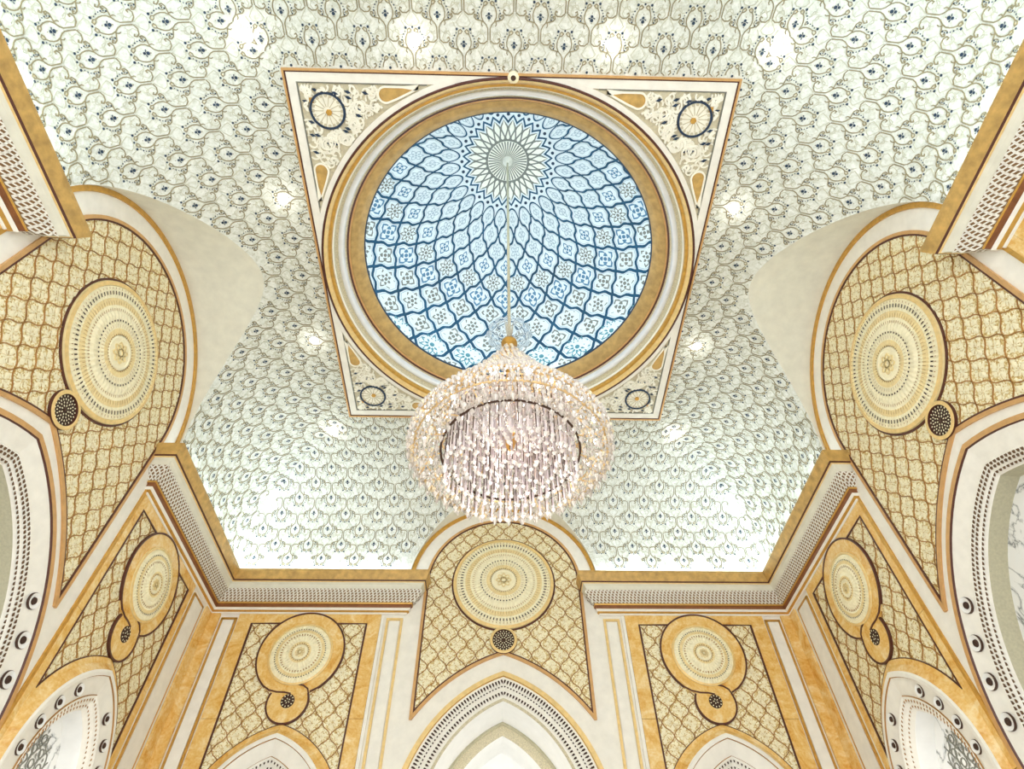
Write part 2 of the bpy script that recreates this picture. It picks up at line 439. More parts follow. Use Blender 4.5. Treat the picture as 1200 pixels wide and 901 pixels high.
def smin_t(t):
    return 0.0 if abs(t) <= SQ else s_of_d(min(abs(t), CC+CR))
ceiling = empty('ceiling', (0, 0, ZC)); struct(ceiling)
def cbuild(mb, name, smooth=False):
    mb.v = [(x, y, z-ZC) for x, y, z in mb.v]
    return mb.build(name, ceiling, smooth)
for sd, F in SIDES.items():
    r, zc = lun(sd); ts = set(lin(-6.0, 6.0, 120)) | {-r, r, -r+1e-3, r-1e-3, -SQ, SQ}
    for a in lin(0, PI, 48): ts.add(r*math.cos(a))
    ts = sorted(ts); rows = []
    for t in ts:
        a, b = smin_t(t), smax_t(sd, t)
        rows.append([F(t, *prof(a+(b-a)*i/30)) for i in range(31)])
    mb = MB(); mb.grid(rows, 'vault'); cbuild(mb, 'painted_vault', True)
    # plain lunette vault
    A = []; B = []; Cc = []
    for a in lin(0, PI, 60):
        t = r*math.cos(a); z = zc+r*math.sin(a)
        dg = CC+math.sqrt(max(0, CR*CR-(z-CZ)**2)) if z > CZ else CC+CR
        A.append(F(t, W, z)); Cc.append(F(t, dg, z)); B.append(F(t, (W+dg)/2, z))
    mb = MB(); mb.grid([A, B, Cc], 'soffit'); cbuild(mb, 'lunette_vault', True)

# ------------------------------------------------------------------ painted floral motifs on the vault
SCL = 0.00130
def mot_lines():
    """(points, width, material) of one motif in its own millimetre-like units; +y points to the wall"""
    L = []
    for s in (-1, 1):
        L.append(([(s*13, -235), (s*13, -180), (s*14, -120), (s*30, -85), (s*62, -52), (s*82, -10), (s*84, 30), (s*74, 70), (s*58, 100)], 11, 'olive'))
        L.append(([(s*62, -52), (s*105, -42), (s*145, -32), (s*166, -8), (s*160, 16), (s*140, 10), (s*146, -8)], 11, 'olive'))
        L.append(([(s*78, -48), (s*84, -80), (s*72, -98)], 9, 'olive'))
        L.append(([(s*15, -240), (s*55, -268), (s*100, -266), (s*128, -240), (s*118, -215), (s*98, -226)], 11, 'olive'))
        L.append(([(s*58, 100), (s*30, 108), (s*14, 128), (s*34, 146), (s*56, 132), (s*58, 100)], 9, 'olive'))
        L.append(([(s*118, -30), (s*108, 0), (s*116, 30)], 7, 'olive'))
        L.append(([(s*165, -60), (s*205, -130), (s*190, -195), (s*140, -205), (s*96, -170), (s*90, -120)], 7, 'leaf'))
        L.append(([(s*35, -150), (s*70, -180), (s*95, -170)], 6, 'leaf'))
        L.append(([(s*10, -255), (s*48, -300), (s*80, -350), (s*52, -385), (0, -395)], 8, 'leaf'))
        L.append(([(s*205, 10), (s*240, 60), (s*215, 120), (s*170, 130), (s*150, 90)], 7, 'leaf'))
    return L
def mot_dots():
    D = [(0, 24, 16, 'tealleaf'), (0, -14, 20, 'tealleaf'), (-30, 4, 8, 'tealleaf'), (30, 4, 8, 'tealleaf'), (0, 158, 12, 'tealleaf'), (0, 60, 6, 'olive'), (0, -42, 7, 'olive')]
    for s in (-1, 1):
        D.append((s*76, 150, 15, 'tealleaf'))
        for i, (x, y) in enumerate(((82, 112), (104, 86), (118, 58), (126, 30), (128, 2), (122, -22))): D.append((s*x, y, 9 if i % 2 else 7, 'tealleaf'))
        D.append((s*34, 126, 6, 'medal2')); D.append((s*18, 8, 6, 'tealleaf'))
    return D
ML, MD = mot_lines(), mot_dots()
def motif(mb, sd, t0, s0):
    F = SIDES[sd]
    def put(x, y, h):
        t = t0+x*SCL; s = s0+y*SCL
        d, z = prof(s)
        a = 0 if s < SF else min(PI/2, (s-SF)/CR)
        return F(t, d-h*math.sin(a), z-h*math.cos(a))
    def ok(x, y):
        t = t0+x*SCL; s = s0+y*SCL
        return 0.03 < s < min(smax_t(sd, t), SMAX+0.5)-0.02 and s > smin_t(t)+0.005
    n0 = len(mb.f)
    for pts, wd, key in ML:
        mb.ribbon(lambda x, y, o: put(x, y, o), pts, wd, 0.0, 0.010 if key != 'leaf' else 0.006, key, inside=ok)
    for x, y, r, key in MD:
        if ok(x, y):
            ring = [put(x+r*math.cos(TAU*i/6), y+r*math.sin(TAU*i/6), 0.011) for i in range(6)]
            mb.quad(ring, key)
    return len(mb.f) > n0
cands = []
WC, RC = 0.745, 0.366
for sd in SIDES:
    for j in range(0, 13):
        s0 = RC*j
        if s0 > SMAX+0.3: continue
        for i in range(-9, 10):
            t0 = WC*(i+(0.5 if j % 2 == 0 else 0))
            d, z = prof(s0)
            if abs(t0) > d+0.05 or s0 > smax_t(sd, t0)+0.15: continue
            x, y, z = SIDES[sd](t0, d, z)
            # seen by the camera?
            v = cam.matrix_world.inverted() @ Vector((x, y, z))
            vis = v.z < 0 and abs(v.x/-v.z) < 0.92 and abs(v.y/-v.z) < 0.70
            cands.append((vis, (Vector((x, y, z))-cam.matrix_world.translation).length, sd, t0, s0))
cands.sort(key=lambda c: (not c[0], c[1]))
rest = {}
for n, (vis, dist, sd, t0, s0) in enumerate(cands):
    if n < 300 and vis:
        mb = MB()
        if motif(mb, sd, t0, s0): cbuild(mb, 'floral_motif')
    else:
        motif(rest.setdefault(sd, MB()), sd, t0, s0)
for sd, mb in rest.items():
    if mb.f: stuff(cbuild(mb, 'floral_motif_field'))

# ------------------------------------------------------------------ square ceiling frame with four corner spandrels
frame = tag(empty('ceiling_frame', (0, 0, ZC)), 'square cream ceiling frame with gold lines holding the round dome opening', 'ceiling frame')
def TC(x, y, o): return (x, y, -o)
sqp = lambda h: [(-h, -h), (h, -h), (h, h), (-h, h)]
mb = MB(); mb.ribbon(TC, sqp(SQ-0.016), 0.032, -0.05, 0.05, 'salmon', True); mb.build('gold_line', frame)
mb = MB(); mb.ribbon(TC, sqp(SQ-0.043), 0.02, -0.05, 0.035, 'line', True); mb.build('brown_line', frame)
mb = MB()   # cream border, cut back where the round moulding swings close to the frame
for q in range(4):
    seg = []
    for a in lin(-PI/4, PI/4, 80):
        m = max(abs(math.cos(a)), abs(math.sin(a))); a2 = a+q*PI/2; ro = (SQ-0.053)/m; ri = min(ro, max(3.462, (SQ-0.185)/m))
        seg.append((ri*math.cos(a2), ri*math.sin(a2), ro*math.cos(a2), ro*math.sin(a2)))
    mb.grid([[TC(x, y, -0.02) for x, y, _, _ in seg], [TC(x, y, 0.03) for x, y, _, _ in seg], [TC(x, y, 0.03) for _, _, x, y in seg]], 'cream')
mb.build('cream_border', frame)
def fine(h, n=60):
    c4 = sqp(h); return [(c4[k][0]+(c4[(k+1) % 4][0]-c4[k][0])*t/n, c4[k][1]+(c4[(k+1) % 4][1]-c4[k][1])*t/n) for k in range(4) for t in range(n)]
mb = MB(); mb.ribbon(TC, fine(SQ-0.195), 0.02, -0.05, 0.022, 'orngrey', True, inside=lambda x, y: math.hypot(x, y) > 3.56); mb.build('inner_line', frame)
mb = MB()  # thin ground plate from the ring to the frame
n = 96; cir = []; sq = []
for i in range(n):
    a = TAU*i/n; c_, s_ = math.cos(a), math.sin(a); q = (SQ-0.02)/max(abs(c_), abs(s_))
    cir.append(TC(3.42*c_, 3.42*s_, 0.0)); sq.append(TC(q*c_, q*s_, 0.0))
mb.grid([cir, sq], 'scrollbg', True); mb.build('ground_plate', frame)
mb = MB(); mb.ribbon(TC, circle_pts(0, 0, 3.50, 120), 0.085, -0.02, 0.036, 'cream', True, inside=lambda x, y: max(abs(x), abs(y)) < SQ-0.13); mb.build('cream_ring', frame)
def spandrel(sx, sy):
    T = lambda x, y, o: (sx*x, sy*y, -o)
    m_ = MB(); aa = lin(math.acos(3.31/3.53), PI/2-math.acos(3.31/3.53), 24)
    m_.grid([[T(3.53*math.cos(a), 3.53*math.sin(a), 0.006) for a in aa], [T(3.31*math.cos(a)/max(math.cos(a), math.sin(a)), 3.31*math.sin(a)/max(math.cos(a), math.sin(a)), 0.006) for a in aa]], 'scrollbg')
    e = m_.build('corner_spandrel', frame)
    c = 2.91
    def part(name): 
        return MB()
    m_ = MB(); m_.disc(T, c, c, 0.26, 0.0, 0.02, 'scroll', 40); m_.build('medallion_disc', e)
    m_ = MB(); m_.ribbon(T, circle_pts(c, c, 0.262, 40), 0.034, 0.0, 0.035, 'navy', True); m_.build('navy_ring', e)
    m_ = MB()
    for i in range(20):
        a = TAU*i/20; r = 0.222
        m_.disc(T, c+r*math.cos(a), c+r*math.sin(a), 0.025, 0.02, 0.03, 'scrollbg', 6)
    for i in range(14):
        a = TAU*i/14
        m_.ribbon(T, [(c+0.06*math.cos(a), c+0.06*math.sin(a)), (c+0.2*math.cos(a), c+0.2*math.sin(a))], 0.012, 0.02, 0.028, 'scrollbg')
    m_.disc(T, c-0.02, c-0.02, 0.05, 0.02, 0.04, 'gold', 6)
    m_.build('medallion_petals', e)
    # gold drops
    for flip in (0, 1):
        S = (lambda x, y, o: T(y, x, o)) if flip else T
        pts = [(1.975+0.115*math.cos(a), 3.165+0.115*math.sin(a)) for a in lin(PI*0.5, -PI*0.62, 12)]
        pts += [(1.80, 3.11), (1.65, 3.18), (1.50, 3.25), (1.46, 3.275), (1.70, 3.28)]
        m_ = MB(); m_.quad([S(x, y, 0.035) for x, y in pts], 'goldlip'); m_.grid([[S(x, y, 0) for x, y in pts], [S(x, y, 0.035) for x, y in pts]], 'goldlip', True); m_.build('gold_drop', e)
        m_ = MB(); m_.ribbon(S, pts, 0.03, 0.0, 0.042, 'scroll', True); m_.build('drop_border', e)
    # pale scrollwork with navy leaves
    m_ = MB()
    def inside(x, y): return x < 3.29 and y < 3.29 and math.hypot(x, y) > 3.56 and math.hypot(x-c, y-c) > 0.29
    rnd = random.Random(3); zk = [0.0]
    spots = [(2.35, 3.05, 0.17), (2.62, 2.62, 0.12), (2.12, 3.1, 0.13), (2.5, 2.85, 0.14), (2.6, 3.12, 0.11), (3.14, 3.14, 0.08), (2.83, 2.55, 0.1), (2.28, 2.9, 0.09), (2.45, 3.18, 0.08), (2.72, 2.5, 0.1), (2.9, 2.48, 0.1), (2.2, 3.2, 0.09), (2.48, 2.72, 0.11), (2.68, 3.22, 0.09), (3.2, 2.95, 0.08), (2.4, 2.95, 0.12), (2.6, 2.48, 0.08), (3.2, 3.22, 0.07), (2.12, 2.98, 0.08)]
    for (x, y, r) in spots:
        for (px, py) in {(x, y), (y, x)}:
            for h in (0, 1, 2, 3):
                ph = rnd.uniform(0, TAU); sg = rnd.choice((-1, 1)); pts = []
                ox, oy = px+rnd.uniform(-0.05, 0.05), py+rnd.uniform(-0.05, 0.05)
                for i in range(15):
                    t = i/14; rr = r*(1-0.75*t); a = ph+sg*t*4.6
                    pts.append((ox+rr*math.cos(a), oy+rr*math.sin(a)))
                zk[0] += 0.0003; m_.ribbon(T, pts, 0.025, 0.0, 0.014+zk[0], 'scroll', inside=inside)
    for (x, y) in ((2.62, 2.66), (2.28, 3.19), (2.95, 2.42), (3.12, 2.55), (2.42, 2.86), (3.18, 2.75), (2.55, 3.2), (3.05, 3.22)):
        for (px, py) in {(x, y), (y, x)}:
            if inside(px, py):
                m_.quad([T(px-0.05, py-0.02, 0.046), T(px, py+0.02, 0.046), T(px+0.06, py+0.015, 0.046), T(px+0.01, py-0.03, 0.046)], 'navy')
    m_.box(T, 3.10, 3.17, 3.02, 3.10, 0.0, 0.03, 'gold')
    stuff(m_.build('scrollwork', e))
for sx in (-1, 1):
    for sy in (-1, 1): spandrel(sx, sy)

# ------------------------------------------------------------------ round moulding of the dome opening
ring = tag(empty('dome_opening_moulding', (0, 0, ZC)), 'round gold and silver stepped moulding around the dome opening', 'moulding')
def rv(name, prof_, key, smooth=True):
    mb = MB(); mb.revolve([(r, z-ZC) for r, z in prof_], 144, key); return mb.build(name, ring, smooth)
rv('outer_brown_line', [(3.46, 10.0), (3.46, 9.955), (3.435, 9.95), (3.42, 9.96)], 'line')
rv('rose_gold_band', [(3.42, 9.955), (3.40, 9.97), (3.355, 10.05)], 'palegold')
rv('gold_bead', [(3.355, 10.03)]+[(3.335+0.03*math.cos(a), 10.07+0.035*math.sin(a)) for a in lin(-2.4, 0.2-PI*1.0-0.6, 6)]+[(3.30, 10.11)], 'gold')
rv('ivory_fillet', [(3.31, 10.10), (3.285, 10.12), (3.28, 10.15)], 'scroll')
rv('beige_cove', [(3.28, 10.15), (3.275, 10.2), (3.255, 10.235), (3.225, 10.25)], 'stone')
rv('silver_roll', [(3.235, 10.25)]+[(3.185+0.055*math.cos(a), 10.29+0.06*math.sin(a)) for a in lin(-0.6, -PI+0.1, 10)]+[(3.12, 10.36)], 'silver')
rv('grey_fillet', [(3.13, 10.34), (3.085, 10.375)], 'stone')
rv('brown_line', [(3.09, 10.36), (3.06, 10.385), (3.055, 10.40)], 'line')
rv('rose_fillet', [(3.06, 10.385), (3.03, 10.41)], 'salmon')
rv('antique_gold_band', [(3.03, 10.40), (3.0, 10.405), (2.96, 10.45), (2.93, 10.455), (2.88, 10.53), (2.83, 10.56), (2.805, 10.63)], 'ringgold')
rv('dark_rim', [(2.822, 10.60), (2.79, 10.63), (2.80, 10.66)], 'navy')
mb = MB(); mb.lathe(lambda x, y, o: (x, -3.455+y, -o-0.0), 0, 0, [(0.09, 0.03, 'medal'), (0.085, 0.06, 'medal'), (0.04, 0.09, 'medal'), (0.001, 0.09, 'bronze')], 16); mb.build('keystone_boss', ring)

# ------------------------------------------------------------------ dome
RD, ZD, NT = 5.7, 11.2, 28
dome = tag(empty('dome', (0, 0, 11.0)), 'blue and white tiled dome with a petal rosette at its crown', 'dome')
def DS(az, th, h=0.0):
    r = RD-h
    return (r*math.sin(th)*math.sin(az), r*math.sin(th)*math.cos(az), ZD-11.0+r*math.cos(th))
mb = MB()
rows = [[DS(TAU*i/112, th) for i in range(112)] for th in [0.02]+lin(0.1, 1.56, 40)]
mb.grid(rows, 'blue', True); mb.quad(rows[0], 'blue'); mb.build('shell', dome, True)
mb = MB(); mb.revolve([(5.72, 0.19), (5.72, -0.31), (2.84, -0.31), (2.80, -0.35)], 96, 'white'); mb.build('hidden_ledge', dome)
DA, DT = PI/NT, 0.0825
ORN = {9: ('ornteal', 0.56, 10), 8: ('orngrey', 0.46, 4), 7: ('orngrey', 0.46, 6), 6: ('orngrey', 0.46, 4), 5: ('ornblue', 0.52, 4), 4: ('orngrey', 0.46, 8), 3: ('ornblue', 0.38, 4), 2: ('tileline', 0.4, 6), 1: ('tileline', 0.36, 4), 0: ('tileline', 0.36, 4), 10: ('orngrey', 0.46, 6), 11: ('orngrey', 0.4, 4)}
def tile_mesh(mb, j, az0):
    th0 = 0.29+DT*j
    par = 1 if j % 2 else -1
    out = []
    dirs = [((0, -1), (1, 0)), ((1, 0), (0, 1)), ((0, 1), (-1, 0)), ((-1, 0), (0, -1))]
    for q, (a, b) in enumerate(dirs):
        nrm = ((a[0]+b[0])/math.sqrt(2), (a[1]+b[1])/math.sqrt(2))
        for i in range(8):
            t = i/8
            tt = t if q in (0, 2) else 1-t          # t=0 at the N / S tips
            off = -0.085*math.sin(TAU*tt)+par*0.035*math.sin(PI*tt)+0.03*math.sin(2*TAU*tt)
            out.append((a[0]+(b[0]-a[0])*t+nrm[0]*off, a[1]+(b[1]-a[1])*t+nrm[1]*off))
    if j == 0:
        N_ = len(out)//4
        out = [(0.93*math.sin(PI/2*i/N_), -0.66*math.cos(PI/2*i/N_)) for i in range(N_)]+out[N_:3*N_]+[(-0.93*math.cos(PI/2*i/N_), -0.66*math.sin(PI/2*i/N_)) for i in range(N_)]
    def T(x, y, h):
        return DS(az0+x*DA, th0+y*DT, h)
    def ringpts(s, h): return [T(x*s, y*s, h) for x, y in out]
    a, b = ringpts(0.875, 0.0), ringpts(0.865, 0.035)
    mb.grid([a, b], 'tile', True); mb.quad(b, 'tile')
    mb.grid([ringpts(0.80, 0.038), ringpts(0.755, 0.038)], 'tileline', True)
    key, sz, lobes = ORN[j]
    asp = DT*RD/(DA*RD*math.sin(th0))
    def orn(r, h, key_, lobes_, depth, rot=0.0):
        pts = []
        for i in range(lobes_*4):
            a_ = TAU*i/(lobes_*4)+rot; rr = r*(1-depth*(0.5-0.5*math.cos(lobes_*(a_-rot))))
            x, y = rr*math.sin(a_), rr*math.cos(a_)/1.0
            pts.append(T(x, y, h))
        mb.quad(pts, key_)
    sz *= 1.3
    orn(sz, 0.040, key, lobes, 0.42)
    orn(sz*0.80, 0.043, 'tile', lobes, 0.42)
    orn(sz*0.62, 0.046, key, lobes, 0.5, PI/lobes)
    orn(sz*0.36, 0.049, 'tile', lobes, 0.3)
    orn(sz*0.18, 0.052, key, 4, 0.0)
    if j == 0: mb.grid([ringpts(1.04, 0.026), ringpts(0.86, 0.026)], 'blue', True)
restd = MB(); nt = 0
for j in range(12):
    for i in range(NT):
        az0 = (i+(0 if j % 2 else 0.5))*TAU/NT
        c = Vector(DS(az0, 0.29+DT*j)); c.z += 11.0
        o = cam.matrix_world.translation; d = c-o; t = (10.63-o.z)/d.z; h = o+d*t
        vis = math.hypot(h.x, h.y) < 3.02
        if vis and nt < 300:
            nt += 1; mb = MB(); tile_mesh(mb, j, az0); mb.build('tile', dome)
        else: tile_mesh(restd, j, az0)
stuff(restd.build('further_tiles', dome))
# rosette at the crown
def TR(x, y, o): 
    r = math.hypot(x, y); th = math.asin(min(1, r/RD)); az = math.atan2(x, y)
    return DS(az, th, 0.015+o)
mb = MB(); n = 112
mb.grid([[TR(r*math.cos(TAU*i/n), r*math.sin(TAU*i/n), 0.0) for i in range(n)] for r in (0.02, 0.3, 0.6, 0.9, 1.2, 1.4, 1.66)], 'tile', True); mb.build('rosette_ground', dome)
def star(mb, r0, r1, m, h, key, inner=0.0, rot=0.0, sharp=1.0):
    A = []; B = []
    for i in range(m*6):
        a = TAU*i/(m*6)+rot; q = (i % 6)/6; f = 1-abs(2*q-1)
        rr = r0+(r1-r0)*(f**sharp)
        A.append(TR(rr*math.cos(a), rr*math.sin(a), h)); B.append(TR(inner*math.cos(a), inner*math.sin(a), h))
    mb.grid([A, B], key, True)
m_ = MB(); star(m_, 1.10, 1.27, NT, 0.004, 'blue', 0.9); m_.build('blue_star_band', dome)
m_ = MB(); star(m_, 1.02, 1.20, NT, 0.012, 'tile', 0.5); m_.build('white_star_band', dome)
m_ = MB(); star(m_, 0.95, 1.13, NT, 0.020, 'orngrey', 0.5); m_.build('grey_star_band', dome)
for i in range(NT):
    a = TAU*(i)/NT+TAU/NT/2; 
    m_ = MB(); u = (math.cos(a), math.sin(a)); v = (-u[1], u[0])
    def pt(r, w): return (u[0]*r+v[0]*w, u[1]*r+v[1]*w)
    sh = [(0.70, 0), (0.78, 0.03), (0.88, 0.07), (0.96, 0.062), (1.02, 0.03), (1.09, 0.012), (1.12, 0.0)]
    P = [pt(r, w) for r, w in sh]+[pt(r, -w) for r, w in sh[-2:0:-1]]
    m_.quad([TR(*p, 0.032) for p in P], 'scroll'); m_.build('petal', dome)
    a2 = a+TAU/NT/2; u = (math.cos(a2), math.sin(a2)); v = (-u[1], u[0])
    m_ = MB(); sh = [(0.60, 0.0), (0.63, 0.04), (0.68, 0.044), (0.75, 0.024), (0.84, 0.0)]
    P = [pt(r, w) for r, w in sh]+[pt(r, -w) for r, w in sh[-2:0:-1]]
    m_.quad([TR(*p, 0.032) for p in P], 'scroll'); m_.build('petal', dome)
    m_ = MB(); m_.quad([TR(1.275*math.cos(a2)+0.046*math.cos(TAU*q/8), 1.275*math.sin(a2)+0.046*math.sin(TAU*q/8), 0.015) for q in range(8)], 'navy'); m_.build('blue_dot', dome)
m_ = MB(); m_.grid([[TR(r*math.cos(TAU*i/84), r*math.sin(TAU*i/84), 0.03) for i in range(84)] for r in (0.585, 0.55)], 'orngrey', True); m_.build('grey_ring', dome)
m_ = MB(); m_.grid([[TR(r*math.cos(TAU*i/56), r*math.sin(TAU*i/56), 0.03) for i in range(56)] for r in (0.55, 0.3, 0.02)], 'scroll', True); m_.build('rosette_heart', dome)
m_ = MB()
for i in range(40):
    a = TAU*i/40; w = TAU/40*0.24
    m_.quad([TR(r*math.cos(a+s), r*math.sin(a+s), 0.036) for r, s in ((0.14, -w), (0.54, -w), (0.54, w), (0.14, w))], 'orngrey')
stuff(m_.build('rosette_rays', dome))
m_ = MB(); m_.revolve([(0.14, 16.87-11), (0.14, 16.80-11), (0.09, 16.76-11), (0.05, 16.66-11), (0.0, 16.64-11)], 24, 'scroll'); m_.build('crown_boss', dome, True)

# ------------------------------------------------------------------ recessed ceiling lights
for x, y in [(sx*3.92, sy*1.47) for sx in (-1, 1) for sy in (-1, 1)]+[(sx*1.47, sy*3.92) for sx in (-1, 1) for sy in (-1, 1)]+[(sx*3.92, sy*3.92) for sx in (-1, 1) for sy in (-1, 1)]:
    o = empty('recessed_light', (x, y, ZC))
    lr = 'left' if x < 0 else 'right'; fn = 'far' if y > 0 else 'near'
    if abs(x) > 3 and abs(y) > 3: lab = f'lit ceiling downlight diagonally off the {fn} {lr} corner of the dome frame'
    elif abs(x) > 3: lab = f'lit ceiling downlight beside the {lr} edge of the dome frame, {"farther" if y > 0 else "nearer"} of its pair'
    else: lab = f'lit ceiling downlight beyond the {fn} edge of the dome frame, {lr} one of its pair'
    tag(o, lab, 'downlight', 'ceiling downlights around the dome frame')
    m_ = MB(); m_.lathe(lambda u, v, h: (u, v, -h), 0, 0, [(0.105, 0, 'silver'), (0.10, 0.02, 'silver'), (0.08, 0.02, 'silver'), (0.075, 0.0, 'silver')], 24); m_.build('trim_ring', o)
    m_ = MB(); m_.lathe(lambda u, v, h: (u, v, -h), 0, 0, [(0.078, 0.004, 'lamp'), (0.05, 0.02, 'lamp'), (0.001, 0.025, 'lamp')], 20); m_.build('lens', o)
    point('downlight_lamp', (x, y, ZC-0.16), 1.6, (1, 0.97, 0.92), 0.06)

# ------------------------------------------------------------------ cornices
CP = [(0.30, 7.30, 'goldlip'), (0.33, 7.44, 'goldlip'), (0.47, 7.44, 'goldlip'), (0.465, 7.39, 'goldlip'), (0.43, 7.29, 'goldlip'), (0.41, 7.225, 'goldlip'),
      (0.405, 7.215, 'line'), (0.39, 7.20, 'line'), (0.385, 7.19, 'palegold'), (0.37, 7.185, 'palegold'), (0.335, 7.15, 'soffit'), (0.30, 7.075, 'soffit'),
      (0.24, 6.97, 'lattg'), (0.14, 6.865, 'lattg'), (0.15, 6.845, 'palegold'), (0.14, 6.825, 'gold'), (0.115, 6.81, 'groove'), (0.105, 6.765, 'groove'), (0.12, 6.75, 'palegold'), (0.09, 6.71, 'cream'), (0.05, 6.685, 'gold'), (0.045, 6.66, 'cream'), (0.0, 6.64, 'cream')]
PARTS = [('gold_lip', 0, 5), ('brown_fillet', 5, 7), ('cream_cove', 7, 11), ('lattice_ground', 11, 13), ('gilt_bead', 13, 15), ('brown_groove', 15, 17), ('base_moulding', 17, 22)]
def cpath(o, sx, sy):
    p = [(-W, ES-o), (-W+o, ES-o), (-W+o, W-o), (-(EF-o), W-o), (-(EF-o), W)]
    return [(-sx*x, sy*y) if True else 0 for x, y in p]
for sx in (-1, 1):
    for sy in (1, -1):
        side = 'left' if sx < 0 else 'right'; fn = 'far' if sy > 0 else 'near'
        co = tag(empty('cornice', (sx*W, sy*W, 6.64)), f'gold-lipped cream lattice cornice turning the {fn} {side} corner of the room', 'cornice', 'corner cornices')
        off = Vector((sx*W, sy*W, 6.64))
        def P3(o, z): return [tuple(Vector((x, y, z))-off) for x, y in cpath(o, sx, sy)]
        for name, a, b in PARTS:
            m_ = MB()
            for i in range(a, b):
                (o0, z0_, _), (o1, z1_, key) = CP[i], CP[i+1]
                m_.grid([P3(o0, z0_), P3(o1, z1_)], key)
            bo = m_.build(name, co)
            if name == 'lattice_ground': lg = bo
        m_ = MB(); m_.grid([P3(0.33, 7.44), P3(0.33, 7.33), P3(0.0, 7.33)], 'white'); m_.build('light_trough', co)
        # pierced lattice net
        m_ = MB(); top, mid, bot = CP[11], CP[12], CP[13]
        def band(seg, f, v):
            if v < 0.5: q = v*2; A_, B_ = top, mid
            else: q = v*2-1; A_, B_ = mid, bot
            o = A_[0]+(B_[0]-A_[0])*q+0.012; z = A_[1]+(B_[1]-A_[1])*q-0.004
            pa = cpath(o, sx, sy); a, b = pa[seg], pa[seg+1]
            return tuple(Vector((a[0]+(b[0]-a[0])*f, a[1]+(b[1]-a[1])*f, z))-off)
        NV = 5
        for seg in range(4):
            pa = cpath(0.25, sx, sy); L = math.hypot(pa[seg+1][0]-pa[seg][0], pa[seg+1][1]-pa[seg][1])
            nn = max(2, round(L/0.078)); hw = 0.19/nn
            for i in range(-NV//2-1, nn+NV//2+1):
                for sg in (1, -1):
                    for r in range(NV):
                        c0 = (i+0.5*sg*r)/nn; c1 = (i+0.5*sg*(r+1))/nn
                        if min(c0, c1) < -0.01 or max(c0, c1) > 1.01: continue
                        m_.quad([band(seg, c0-hw, r/NV), band(seg, c0+hw, r/NV), band(seg, c1+hw, (r+1)/NV), band(seg, c1-hw, (r+1)/NV)], 'cream')
        stuff(m_.build('lattice_net', lg))

# ------------------------------------------------------------------ medallions
def medallion(T, cu, cz, r, name, label, o, big=True):
    e = tag(empty(name, T(cu, cz, 0)), label, 'medallion', 'round ivory wall medallions')
    org = Vector(T(cu, cz, 0))
    TT = lambda u, z, q: tuple(Vector(T(cu+u, cz+z, q))-org)
    ne = 96 if big else 64
    m_ = MB(); m_.lathe(TT, 0, 0, [(r*1.085, 0.0, 'line'), (r*1.08, o, 'line'), (r*1.05, o, 'line')], ne); m_.build('dark_outline', e)  # brown ring painting in the shadow line round the medallion's edge
    m_ = MB(); m_.lathe(TT, 0, 0, [(r*1.055, 0.0, 'gold'), (r*1.045, o+0.03, 'medal2'), (r*0.985, o+0.04, 'palegold'), (r*0.975, o+0.015, 'medal2')], ne); m_.build('gold_rim', e)
    m_ = MB(); m_.lathe(TT, 0, 0, [(r*0.975, o+0.015, 'medal'), (r*0.90, o+0.03, 'medal'), (r*0.80, o+0.035, 'medal')], ne*2, 0.008); m_.build('outer_flutes', e)
    m_ = MB(); m_.lathe(TT, 0, 0, [(r*0.80, o+0.03, 'medal'), (r*0.70, o+0.045, 'medal2'), (r*0.62, o+0.04, 'medal')], ne*2, 0.010); m_.build('middle_flutes', e)
    m_ = MB(); m_.lathe(TT, 0, 0, [(r*0.62, o+0.04, 'medal2'), (r*0.55, o+0.06, 'medal'), (r*0.46, o+0.055, 'medal')], ne, 0.010); m_.build('inner_flutes', e)
    m_ = MB(); m_.lathe(TT, 0, 0, [(r*0.46, o+0.055, 'medal'), (r*0.36, o+0.075, 'medal'), (r*0.27, o+0.07, 'medal2')], ne, 0.008); m_.build('heart_flutes', e)
    m_ = MB(); m_.lathe(TT, 0, 0, [(r*0.27, o+0.06, 'medal2'), (r*0.25, o+0.085, 'medal'), (r*0.22, o+0.085, 'medal'), (r*0.21, o+0.075, 'medal'), (0.001, o+0.075, 'medal')], 48); hb = m_.build('heart_boss', e)
    m_ = MB()
    for i in range(4):
        a = PI/4*i; pts = [(r*0.13*math.cos(t)*1.2, r*0.05*math.sin(t)) for t in lin(0, TAU, 16)[:-1]]
        pts = [(x*math.cos(a)-y*math.sin(a), x*math.sin(a)+y*math.cos(a)) for x, y in pts]
        m_.ribbon(TT, pts, r*0.018, o+0.075, o+0.09, 'medal2', True)
    m_.build('knot_relief', hb)
    m_ = MB()
    rows_ = ((0.875, 0.055, 0.020, 84, 'slot'), (0.635, 0.04, 0.010, 84, 'trel'), (0.475, 0.028, 0.024, 48, 'slot'), (0.275, 0.022, 0.014, 40, 'trel'), (0.94, 0.03, 0.010, 84, 'trel'), (0.73, 0.07, 0.006, 84, 'trel'), (0.40, 0.05, 0.006, 48, 'trel')) if big else \
            ((0.82, 0.035, 0.03, 64, 'slot'), (0.62, 0.07, 0.03, 44, 'trel'), (0.50, 0.03, 0.022, 40, 'slot'), (0.29, 0.035, 0.03, 24, 'trel'))
    for rf, l, w_, n_, key in rows_:
        for i in range(n_):
            a = TAU*i/n_; ca, sa = math.cos(a), math.sin(a); hh = o+0.052+ (0.03 if rf < 0.5 else 0)
            m_.quad([TT(r*((rf+dl*l/2)*ca-dw*w_/2*sa), r*((rf+dl*l/2)*sa+dw*w_/2*ca), hh) for dl, dw in ((-1, -1), (1, -1), (1, 1), (-1, 1))], key)
    stuff(m_.build('slot_rings', e))
    return e
